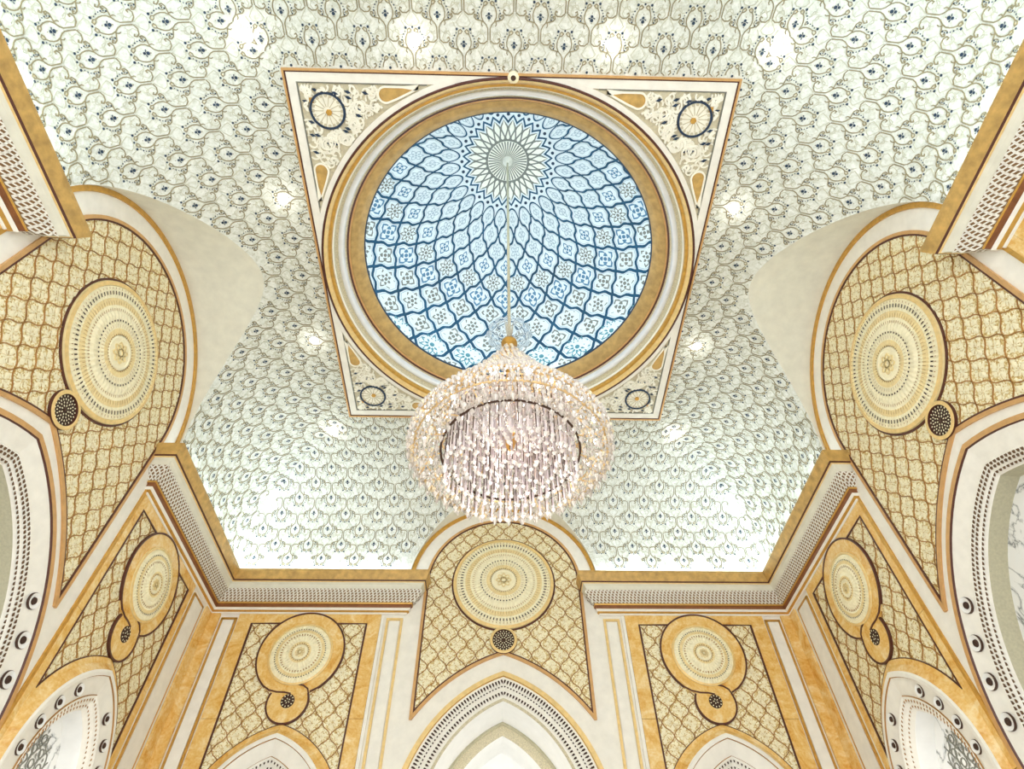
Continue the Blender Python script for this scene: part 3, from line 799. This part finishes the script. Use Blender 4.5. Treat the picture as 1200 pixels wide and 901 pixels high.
def rosette(T, cu, cz, r, label, o):
    e = tag(empty('pierced_rosette', T(cu, cz, 0)), label, 'rosette', 'pierced brown rosettes')
    org = Vector(T(cu, cz, 0)); TT = lambda u, z, q: tuple(Vector(T(cu+u, cz+z, q))-org)
    if r > 0.2:
        m_ = MB(); m_.lathe(TT, 0, 0, [(r*1.3, 0, 'line'), (r*1.28, o+0.03, 'line'), (r*1.22, o+0.035, 'palegold'), (r*1.02, o+0.035, 'palegold'), (r, o, 'line')], 40); m_.build('rim', e)
    m_ = MB(); m_.disc(TT, 0, 0, r, 0, o+0.002, 'slot', 32); m_.build('dark_ground', e)
    m_ = MB()
    for k_, (rf, n_) in enumerate(((0.88, 20), (0.68, 20), (0.48, 12), (0.28, 8)) if r > 0.2 else ((0.80, 11), (0.30, 5))):
        for i in range(n_):
            a = TAU*(i+0.5*(k_ % 2))/n_; s_ = r*0.085 if r > 0.2 else r*0.14
            m_.quad([TT(r*rf*math.cos(a)+s_*x*math.cos(a)-s_*0.6*y*math.sin(a), r*rf*math.sin(a)+s_*x*math.sin(a)+s_*0.6*y*math.cos(a), o+0.012) for x, y in ((-1, 0), (0, -1), (1, 0), (0, 1))], 'medal')
    stuff(m_.build('petal_net', e))
    m_ = MB(); m_.disc(TT, 0, 0, r*0.12, o, o+0.02, 'bronze', 10); m_.build('heart', e)

# ------------------------------------------------------------------ lunette panels, side panels, arches
WHERE = {'far': 'far wall behind the chandelier', 'left': 'left wall', 'right': 'right wall'}
def ordinal(i): return ['lowest', 'second lowest', 'third lowest', 'fourth lowest', 'fifth lowest', 'sixth lowest', 'seventh lowest', 'eighth lowest'][i]
for wn, T in TW.items():
    cfg = CFG['far' if wn == 'far' else 'side']; p, pc, nc, hw = cfg['p'], cfg['pc'], cfg['nc'], cfg['hw']
    k, z0 = cfg['big']; R = cfg['R']; lk, lz, lR = cfg['low']
    # --- lunette panel
    e = tag(empty('lunette_panel', T(0, 6.0, 0)), f'round-topped carved trellis panel over the great arch of the {WHERE[wn]}', 'wall panel', 'carved lunette panels')
    org = Vector(T(0, 6.0, 0)); TT = lambda u, z, q, T=T, org=org: tuple(Vector(T(u, z, q))-org)
    us = sorted(set(lin(-p, p, 80)) | {p*math.cos(a) for a in lin(0, PI, 60)})
    lo = [arch_z(u, lk, lz, lR) for u in us]; hi = [pc+math.sqrt(max(0, p*p-u*u)) for u in us]
    m_ = MB(); m_.strip(TT, us, lo, hi, 0.012, 0.012, 'filigree'); m_.build('carved_ground', e)
    outline = [(-p, arch_z(-p, lk, lz, lR))]+circle_pts(0, pc, p, 48, PI, 0)+[(p, arch_z(p, lk, lz, lR))]
    lowl = [(u, arch_z(u, lk, lz, lR)) for u in lin(p, -p, 48)]
    full = outline+lowl[1:-1]
    def sc_(path, d):    # shift outline outwards
        res = []
        for i in range(len(path)):
            a, b = path[i-1], path[(i+1) % len(path)]; dx, dy = b[0]-a[0], b[1]-a[1]; l = math.hypot(dx, dy) or 1
            res.append((path[i][0]-dy/l*d, path[i][1]+dx/l*d))
        return res
    def edge(d, wd, h, key, name):
        m_ = MB(); zz = arch_z(p+d, lk, lz, lR-d)
        m_.ribbon(TT, [(-p-d, zz-0.02)]+circle_pts(0, pc, p+d, 48, PI, 0)+[(p+d, zz-0.02)], wd, 0.0, h, key)
        m_.ribbon(TT, [(u, arch_z(u, lk, lz, lR-d)) for u in lin(p+d, -p-d, 48)], wd, 0.0, h-0.002, key); m_.build(name, e)
    edge(-0.025, 0.028, 0.03, 'line', 'dark_outline')
    edge(0.015, 0.055, 0.035, 'salmon', 'rose_gold_border')
    rm = 1.045; zm = 7.43
    def ins(u, z, p=p, pc=pc, lk=lk, lz=lz, lR=lR):
        if abs(u) > p-0.03: return False
        if z < arch_z(u, lk, lz, lR)+0.03: return False
        if z > pc and math.hypot(u, z-pc) > p-0.03: return False
        return math.hypot(u, z-zm) > rm*1.05 and math.hypot(u, z-6.10) > 0.29
    trellis(TT, ins, 0.37, 0.46, (-p, p, 4.3, 9.6), 0.014, 0.012, 0.024, 0.0, e)
    medallion(T, 0, zm, rm, 'wall_medallion', f'large ivory fluted medallion in the lunette of the {WHERE[wn]}', 0.03)
    rosette(T, 0, 6.10, 0.215, f'larger pierced brown rosette below the big medallion on the {WHERE[wn]}', 0.03)
    # --- great arch
    e = tag(empty('great_arch', T(0, ZF, 0)), {'far': 'great pointed arch opening in the far wall with nested white vaults', 'left': 'great pointed arch niche of veined white marble in the left wall', 'right': 'great pointed arch niche of veined white marble in the right wall'}[wn], 'arch', 'great pointed arches')
    org = Vector(T(0, ZF, 0)); TT = lambda u, z, q, T=T, org=org: tuple(Vector(T(u, z, q))-org)
    ap = lambda R_: arch_path(0, k, z0, R_, ZF)
    if wn == 'far':
        m_ = MB(); loft(m_, TT, [(ap(R), 0.0, 'gold'), (ap(R-0.005), 0.03, 'palegold'), (ap(R-0.09), 0.03, 'palegold'), (ap(R-0.10), 0.0, 'gold')]); m_.build('gold_band', e)
        m_ = MB(); loft(m_, TT, [(ap(R-0.09), 0.0, 'cream'), (ap(R-0.26), -0.03, 'cream'), (ap(R-0.28), -0.05, 'cream'), (ap(R-0.43), -0.09, 'cream')]); lb = m_.build('lattice_band', e)
        m_ = MB()
        for rr, oo, l in ((R-0.165, -0.008, 0.12), (R-0.345, -0.062, 0.10), (R-0.255, -0.024, 0.03)):
            arch_slot_shade(m_, TT, 0, k, z0, rr, 2.0, l, 0.032, 0.060, oo, 'slot')
        stuff(m_.build('lattice_slot_shade', lb))
        m_ = MB(); loft(m_, TT, [(ap(R-0.43), -0.09, 'stone'), (ap(R-0.48), -0.10, 'stone')]); m_.build('stone_bead', e)
        m_ = MB(); loft(m_, TT, [(ap(R-0.48), -0.10, 'white'), (ap(R-0.52), -0.90, 'white')]); m_.build('outer_soffit', e)
        m_ = MB(); loft(m_, TT, [(ap(R-0.52), -0.90, 'grey'), (ap(R-0.565), -0.88, 'grey'), (ap(R-0.575), -0.93, 'grey')]); m_.build('grey_line', e)
        m_ = MB(); loft(m_, TT, [(ap(R-0.575), -0.93, 'stone'), (ap(R-0.74), -0.94, 'stone')]); m_.build('stone_band', e)
        m_ = MB(); loft(m_, TT, [(ap(R-0.74), -0.94, 'white'), (ap(R-0.76), -1.7, 'white')]); m_.build('inner_soffit', e)
        m_ = MB(); loft(m_, TT, [(ap(R-0.76), -1.7, 'white'), (ap(R-1.05), -1.72, 'white')]); m_.build('inner_arch_face', e)
        m_ = MB(); loft(m_, TT, [(ap(R-1.05), -1.70, 'stone'), (ap(R-1.15), -1.70, 'stone'), (ap(R-1.16), -2.3, 'white')]); m_.build('inner_stone_band', e)
        m_ = MB(); m_.quad([TT(*q, -2.3) for q in ap(R-1.1)], 'white'); m_.build('back_wall', e)
        point('alcove_lamp', (0, W+0.55, 3.2), 18, (1, 0.98, 0.95), 0.2)
    else:
        m_ = MB(); loft(m_, TT, [(ap(R), 0.0, 'gold'), (ap(R-0.005), 0.035, 'palegold'), (ap(R-0.075), 0.035, 'salmon'), (ap(R-0.09), 0.01, 'line')]); m_.build('gold_band', e)
        m_ = MB(); loft(m_, TT, [(ap(R-0.09), 0.01, 'cream'), (ap(R-0.33), -0.05, 'cream')]); m_.build('splayed_band', e)
        m_ = MB(); loft(m_, TT, [(ap(R-0.33), -0.05, 'trel'), (ap(R-0.35), -0.03, 'cream'), (ap(R-0.44), -0.06, 'cream'), (ap(R-0.53), -0.12, 'cream')]); lb = m_.build('lattice_band', e)
        m_ = MB()
        for rr, oo, l in ((R-0.380, -0.034, 0.055), (R-0.430, -0.050, 0.05), (R-0.485, -0.082, 0.05)):
            arch_slot_shade(m_, TT, 0, k, z0, rr, 1.2, l*1.25, 0.040, 0.062, oo, 'slotlight', 0.5)
        stuff(m_.build('lattice_slot_shade', lb))
        m_ = MB(); loft(m_, TT, [(ap(R-0.53), -0.12, 'grey'), (ap(R-0.55), -0.36, 'grey')]); m_.build('stone_soffit', e)
        m_ = MB(); m_.quad([TT(*q, -0.36) for q in ap(R-0.54)], 'marble'); m_.build('marble_back', e)
    # --- downlights in the splayed band of the side arches
    def fixture(cu, cz, o, rad, label, group):
        f_ = tag(empty('arch_downlight', T(cu, cz, o)), label, 'downlight', group)
        og = Vector(T(cu, cz, o)); FT = lambda u, z, q: tuple(Vector(T(cu+u, cz+z, o+q))-og)
        m2 = MB(); m2.lathe(FT, 0, 0, [(rad, -0.01, 'bronze'), (rad, 0.012, 'bronze'), (rad*0.94, 0.022, 'bronze'), (rad*0.92, 0.022, 'white'), (rad*0.62, 0.012, 'white'), (rad*0.44, 0.004, 'white')], 24); m2.build('trim_ring', f_)
        m2 = MB(); m2.lathe(FT, 0, 0, [(rad*0.46, 0.004, 'bronze'), (rad*0.40, 0.02, 'slot'), (rad*0.15, 0.022, 'slot'), (0.001, 0.022, 'slot')], 20); m2.build('dark_baffle', f_)
    if wn != 'far':
        Rd = R-0.20
        angs = [0.155, 0.305, 0.455, 0.61]
        for sgn in (-1, 1):
            for i, a in enumerate(angs):
                cu, cz = sgn*(-k+Rd*math.cos(a)), z0+Rd*math.sin(a)
                nf = 'far' if sgn > 0 else 'near'
                fixture(cu, cz, -0.015, 0.105, f'{ordinal(i)} downlight on the {nf} flank of the great arch in the {wn} wall', 'downlights of the great side arches')
    # --- side panels and niches
    for sgn in (-1, 1):
        c = sgn*nc; where = {('far', -1): 'left half of the far wall', ('far', 1): 'right half of the far wall', ('left', 1): 'far half of the left wall', ('right', 1): 'far half of the right wall', ('left', -1): 'near half of the left wall', ('right', -1): 'near half of the right wall'}[(wn, sgn)]
        e = tag(empty('keyhole_panel', T(c, 5.0, 0)), f'trellis panel with amber onyx keyhole rings on the {where}', 'wall panel', 'keyhole panels')
        org = Vector(T(c, 5.0, 0)); TT = lambda u, z, q, T=T, org=org: tuple(Vector(T(u, z, q))-org)
        us = lin(c-hw, c+hw, 40); lo = [arch_z(u-c, NK, NZ, 1.80) for u in us]
        m_ = MB(); m_.strip(TT, us, lo, [6.45]*len(us), 0.012, 0.012, 'filigree'); m_.build('carved_ground', e)
        zA, zB, rA, rB = 5.83, 4.90, 0.83, 0.375
        def ins2(u, z, c=c):
            return abs(u-c) < hw-0.03 and z < 6.42 and z > arch_z(u-c, NK, NZ, 1.80)+0.03 and math.hypot(u-c, z-zA) > rA+0.02 and math.hypot(u-c, z-zB) > rB+0.02
        trellis(TT, ins2, 0.36, 0.44, (c-hw, c+hw, 3.4, 6.6), 0.014, 0.012, 0.024, c, e)
        m_ = MB(); m_.ribbon(TT, [(c-hw, lo[0]), (c-hw, 6.45), (c-0.55, 6.45)], 0.028, 0.0, 0.034, 'line'); m_.ribbon(TT, [(c+hw, lo[-1]), (c+hw, 6.45), (c+0.55, 6.45)], 0.028, 0.0, 0.034, 'line')
        m_.ribbon(TT, list(zip(us, lo)), 0.028, 0.0, 0.034, 'line'); m_.build('dark_outline', e)
        m_ = MB(); m_.disc(TT, c, zA, rA, 0.0, 0.045, 'onyx', 64); m_.build('large_onyx_ring', e)
        m_ = MB(); m_.disc(TT, c, zB, rB, 0.0, 0.044, 'onyx', 40); m_.build('small_onyx_ring', e)
        m_ = MB()
        # brown line: round the large ring, sweeping into the small one like a scroll
        m_.ribbon(TT, circle_pts(c, zA, rA, 60, -0.30*PI, 1.28*PI), 0.03, 0.0, 0.056, 'line')
        m_.ribbon(TT, [(c-0.53, 5.19), (c-0.40, 5.115), (c-0.25, 5.08), (c-0.10, 5.075), (c+0.02, 5.05)], 0.026, 0.04, 0.056, 'line')
        m_.ribbon(TT, [(c+0.49, 5.16), (c+0.36, 5.09)], 0.026, 0.04, 0.056, 'line')
        m_.ribbon(TT, circle_pts(c, zB, rB, 44, 0.86*PI, 2.14*PI), 0.03, 0.0, 0.056, 'line')
        m_.ribbon(TT, [(c+0.345, 5.06), (c+0.31, 5.14), (c+0.22, 5.20), (c+0.10, 5.225)], 0.026, 0.04, 0.056, 'line')
        m_.build('brown_scroll_line', e)
        medallion(T, c, zA-0.02, 0.585, 'wall_medallion', f'small ivory medallion ringed by amber onyx on the {where}', 0.035, False)
        rosette(T, c, zB+0.02, 0.125, f'tiny pierced rosette in the small onyx ring on the {where}', 0.046)
        # niche
        e = tag(empty('arched_niche', T(c, ZF, 0)), f'small pointed arch niche under the keyhole panel on the {where}', 'niche', 'small arched niches')
        org = Vector(T(c, ZF, 0)); TT = lambda u, z, q, T=T, org=org: tuple(Vector(T(u, z, q))-org)
        ap = lambda R_: arch_path(c, NK, NZ, R_, ZF)
        m_ = MB(); loft(m_, TT, [(ap(1.63), 0.0, 'cream'), (ap(1.63), 0.135, 'cream'), (ap(1.60), 0.15, 'cream'), (ap(1.55), 0.15, 'cream'), (ap(1.54), 0.13, 'trel')]); m_.build('cream_frame', e)
        m_ = MB(); loft(m_, TT, [(ap(1.54), 0.13, 'cream'), (ap(1.30), 0.09, 'cream')]); m_.build('splayed_band', e)
        m_ = MB(); loft(m_, TT, [(ap(1.30), 0.09, 'gold'), (ap(1.285), 0.105, 'trel'), (ap(1.27), 0.10, 'cream'), (ap(1.20), 0.06, 'cream'), (ap(1.10), -0.02, 'cream')]); lb = m_.build('lattice_band', e)
        m_ = MB()
        for rr, oo, l in ((1.235, 0.088, 0.06), (1.16, 0.035, 0.06)):
            arch_slot_shade(m_, TT, c, NK, NZ, rr, 1.4, l, 0.026, 0.062, oo, 'slot' if wn == 'far' else 'trel', 0.3)
        stuff(m_.build('lattice_slot_shade', lb))
        m_ = MB(); loft(m_, TT, [(ap(1.10), -0.02, 'white'), (ap(1.09), -0.30, 'white')]); m_.build('white_soffit', e)
        m_ = MB(); loft(m_, TT, [(ap(1.09), -0.30, 'marble'), (ap(0.93), -0.30, 'marble')]); m_.build('marble_border', e)
        m_ = MB(); m_.quad([TT(*q, -0.31) for q in ap(0.95)], 'marble'); m_.build('marble_back', e)
        m_ = MB()
        def insn(u, z, c=c):
            zz = arch_z(u-c, NK, NZ, 0.88); return zz is not None and z < zz
        rnd = random.Random(5)
        st = 0.30
        for i in range(-8, 9):
            for sg in (-1, 1):
                pts = []
                for q in range(49):
                    t = -1.2+2.4*q/48; off = 0.035*math.sin(t/st*TAU)
                    pts.append((c+t*0.62+off*0.6, 3.0+i*st+sg*t+off))
                m_.ribbon(TT, pts, 0.016, -0.31, -0.300+0.001*sg, 'orngrey', inside=insn)
        for iz in range(14):
            for iu in range(-4, 5):
                x = c+(iu+(0.5 if iz % 2 else 0))*st*0.62; z = 3.7-iz*st/2
                if not insn(x, z+0.08): continue
                m_.ribbon(TT, circle_pts(x, z, 0.052, 10), 0.014, -0.31, -0.297, 'orngrey', True)
                for s2 in (-1, 1):
                    m_.quad([TT(x, z+s2*0.065, -0.298), TT(x+0.022, z+s2*0.10, -0.298), TT(x, z+s2*0.135, -0.298), TT(x-0.022, z+s2*0.10, -0.298)], 'orngrey')
        stuff(m_.build('floral_tracery', e))
        if wn != 'far' and sgn > 0:
            for s2 in (-1, 1):
                for i, a in enumerate([0.12, 0.36, 0.60, 0.86]):
                    Rd = 1.42; cu, cz = c+s2*(-NK+Rd*math.cos(a)), NZ+Rd*math.sin(a)
                    fixture(cu, cz, 0.115, 0.085, f'{ordinal(i)} downlight on the {"far" if s2 > 0 else "near"} flank of the small niche in the {wn} wall', 'downlights of the small side niches')
        if wn != 'far' and sgn > 0:
            lx = T(c, 2.9, 0.25); point('niche_lamp', lx, 5, (1, 0.97, 0.92), 0.08)

# ------------------------------------------------------------------ chandelier
ch = tag(empty('chandelier', (0, 0, 5.0)), 'huge crystal chandelier with gilt stem hanging from the centre of the dome', 'chandelier')
def Z(z): return z-5.0
m_ = MB(); m_.tube((0, 0, Z(7.9)), (0, 0, Z(16.66)), 0.028, 0.028, 10, 'stone'); m_.build('suspension_rod', ch, True)
m_ = MB(); m_.revolve([(0.0, Z(7.98)), (0.05, Z(7.97)), (0.06, Z(7.93)), (0.12, Z(7.88)), (0.13, Z(7.82)), (0.07, Z(7.76)), (0.10, Z(7.70)), (0.05, Z(7.64)), (0.05, Z(7.3)), (0.09, Z(7.2)), (0.05, Z(7.1)), (0.05, Z(6.55)), (0.15, Z(6.45)), (0.17, Z(6.35)), (0.08, Z(6.22)), (0.06, Z(5.75)), (0.10, Z(5.65)), (0.06, Z(5.5)), (0.02, Z(5.4)), (0, Z(5.38))], 20, 'gold'); m_.build('gilt_stem', ch, True)
# glass leaf fan around the hub
for i in range(12):
    a = TAU*i/12; m_ = MB(); rows = []
    for q in range(7):
        t = q/6; r = 0.08+0.30*math.sin(t*1.5); z = 7.92+0.34*t-0.18*t*t*t; w = 0.09*math.sin(PI*(0.12+0.8*t))
        rows.append([(r*math.cos(a)-s*w*math.sin(a), r*math.sin(a)+s*w*math.cos(a), Z(z)) for s in (-1, -0.3, 0.3, 1)])
    m_.grid(rows, 'clear'); m_.build('glass_leaf', ch, True)
SH = [(0.06, 7.74), (0.18, 7.50), (0.36, 7.14), (0.58, 6.72), (0.82, 6.30), (1.03, 5.95), (1.19, 5.72), (1.29, 5.56), (1.32, 5.44), (1.28, 5.34), (1.18, 5.28), (1.04, 5.27), (0.92, 5.36)]
def shell(t):
    """0..1 along the profile"""
    L = [0]
    for a, b in zip(SH[:-1], SH[1:]): L.append(L[-1]+math.hypot(b[0]-a[0], b[1]-a[1]))
    x = t*L[-1]
    for i in range(len(SH)-1):
        if x <= L[i+1]+1e-9:
            f = (x-L[i])/(L[i+1]-L[i]); return (SH[i][0]+(SH[i+1][0]-SH[i][0])*f, SH[i][1]+(SH[i+1][1]-SH[i][1])*f)
    return SH[-1]
for i in range(16):
    a = TAU*i/16; m_ = MB(); pts = [shell(t) for t in lin(0, 1, 18)]
    for (r0, z0_), (r1, z1_) in zip(pts[:-1], pts[1:]):
        m_.tube(((r0-0.03)*math.cos(a), (r0-0.03)*math.sin(a), Z(z0_)), ((r1-0.03)*math.cos(a), (r1-0.03)*math.sin(a), Z(z1_)), 0.010, 0.010, 4, 'chgold', False)
    m_.build('gilt_rib', ch)
for t in (0.12, 0.26, 0.40, 0.53, 0.66, 0.78, 0.88, 1.0):
    r, z = shell(t); m_ = MB(); m_.torus(r-0.03, 0.013 if t < 1 else 0.016, Z(z), 64, 5, 'chgold' if t < 1 else 'bronze'); m_.build('gilt_ring', ch, True)
# crystal drop shapes, shared meshes
def drop_mesh(name, w, h, key, n=5):
    mb = MB(); A = [(w*math.cos(TAU*i/n), w*math.sin(TAU*i/n), -h*0.40) for i in range(n)]
    for i in range(n):
        mb.quad([(0, 0, 0), A[i], A[(i+1) % n]], key); mb.quad([(0, 0, -h), A[(i+1) % n], A[i]], key)
    return mb
def add_drop(mb, src, loc, rz, s):
    n = len(mb.v); c_, s_ = math.cos(rz)*s, math.sin(rz)*s
    mb.v.extend([(loc[0]+x*c_-y*s_, loc[1]+x*s_+y*c_, loc[2]+z*s) for x, y, z in src.v])
    off = [mb.mi(k) for k in src.mats]
    for f, k in zip(src.f, src.m): mb.f.append(tuple(i+n for i in f)); mb.m.append(off[k])
D1 = drop_mesh('crystal_drop', 0.026, 0.085, 'crystal'); D2 = drop_mesh('crystal_drop', 0.028, 0.09, 'crystalgold'); 
rnd = random.Random(11)
spots = []
NR = 54
for q in range(NR):
    t = (q+0.5)/NR; r, z = shell(t)
    n = max(6, int(TAU*r/0.078))
    for i in range(n):
        a = TAU*(i+0.5*(q % 2))/n
        spots.append((r*math.cos(a)+rnd.uniform(-.008, .008), r*math.sin(a)+rnd.uniform(-.008, .008), z+0.03+rnd.uniform(-.01, .01), rnd.uniform(0, 3), rnd.uniform(0.8, 1.15)))
camp = cam.matrix_world.translation
spots.sort(key=lambda s: (Vector(s[:3])-camp).length)
o0 = D1.build('crystal_drop', ch); first = True
rest1 = MB()
for i, (x, y, z, rz, s) in enumerate(spots):
    if i < 300:
        o = o0 if first else o0.copy()
        if not first: COL.objects.link(o)
        first = False
        o.parent = ch; o.location = (x, y, Z(z)); o.rotation_euler = (0, 0, rz); o.scale = (s, s, s)
    else: add_drop(rest1, D2 if rnd.random() < 0.16 else D1, (x, y, Z(z)), rz, s)
stuff(rest1.build('further_crystals', ch))
# long hanging prisms inside the basket
def strand(key):
    mb = MB(); z = 0.0
    for q in range(4):
        n = 5; w = 0.017; l = 0.21
        A = [(w*math.cos(TAU*i/n), w*math.sin(TAU*i/n), z-0.03) for i in range(n)]; B = [(x, y, z-l+0.03) for x, y, _ in A]
        mb.grid([[(0, 0, z)]*n, A, B, [(0, 0, z-l)]*n], key, True)
        z -= l
        src = drop_mesh('bead', 0.034, 0.075, 'crystal', 6); add_drop(mb, src, (0, 0, z+0.01), 0, 1.0)
        z -= 0.06
    mb.tube((0.012, 0.02, -0.02), (0.012, 0.02, z+0.1), 0.006, 0.006, 4, 'bronze', False)  # dark wire added to draw the shaded gaps between strands
    return mb
s0 = strand('crystalpink').build('crystal_strand', ch); first = True; cnt = 0
for r in (0.10, 0.22, 0.34, 0.46, 0.58, 0.70, 0.82):
    n = int(TAU*r/0.108)
    for i in range(n):
        a = TAU*(i+rnd.uniform(-.15, .15))/n
        o = s0 if first else s0.copy()
        if not first: COL.objects.link(o)
        first = False; cnt += 1
        ztop = 6.36-0.50*r*r+rnd.uniform(-.05, .05)
        o.parent = ch; o.location = (r*math.cos(a), r*math.sin(a), Z(ztop)); o.rotation_euler = (0, 0, rnd.uniform(0, 3))
# upper plate that carries the strands, and the bulbs
m_ = MB()
for r in (0.16, 0.40, 0.64, 0.86): m_.torus(r, 0.012, Z(6.45-0.55*r*r), 40, 4, 'chgold')
for i in range(8):
    a = TAU*i/8; m_.tube((0, 0, Z(6.45)), (0.88*math.cos(a), 0.88*math.sin(a), Z(6.03)), 0.012, 0.012, 5, 'chgold', False)
m_.build('strand_carrier', ch)
for r, z, n in ((1.12, 5.60, 18), (0.85, 6.05, 14), (0.40, 6.75, 8)):
    for i in range(n):
        a = TAU*i/n; m_ = MB(); m_.revolve([(0, 0.05), (0.022, 0.02), (0.026, -0.01), (0.014, -0.05), (0, -0.06)], 8, 'bulb')
        m_.build('bulb', ch, True, (r*math.cos(a), r*math.sin(a), Z(z)))
# pendants along the lower edge
D3 = drop_mesh('pendant', 0.034, 0.15, 'crystal', 6).build('pendant', ch); first = True
for r, z, n in ((1.30, 5.38, 44), (1.12, 5.24, 36), (0.94, 5.30, 30)):
    for i in range(n):
        a = TAU*i/n; o = D3 if first else D3.copy()
        if not first: COL.objects.link(o)
        first = False; o.parent = ch; o.location = (r*math.cos(a), r*math.sin(a), Z(z)); o.rotation_euler = (0, 0, rnd.uniform(0, 3))
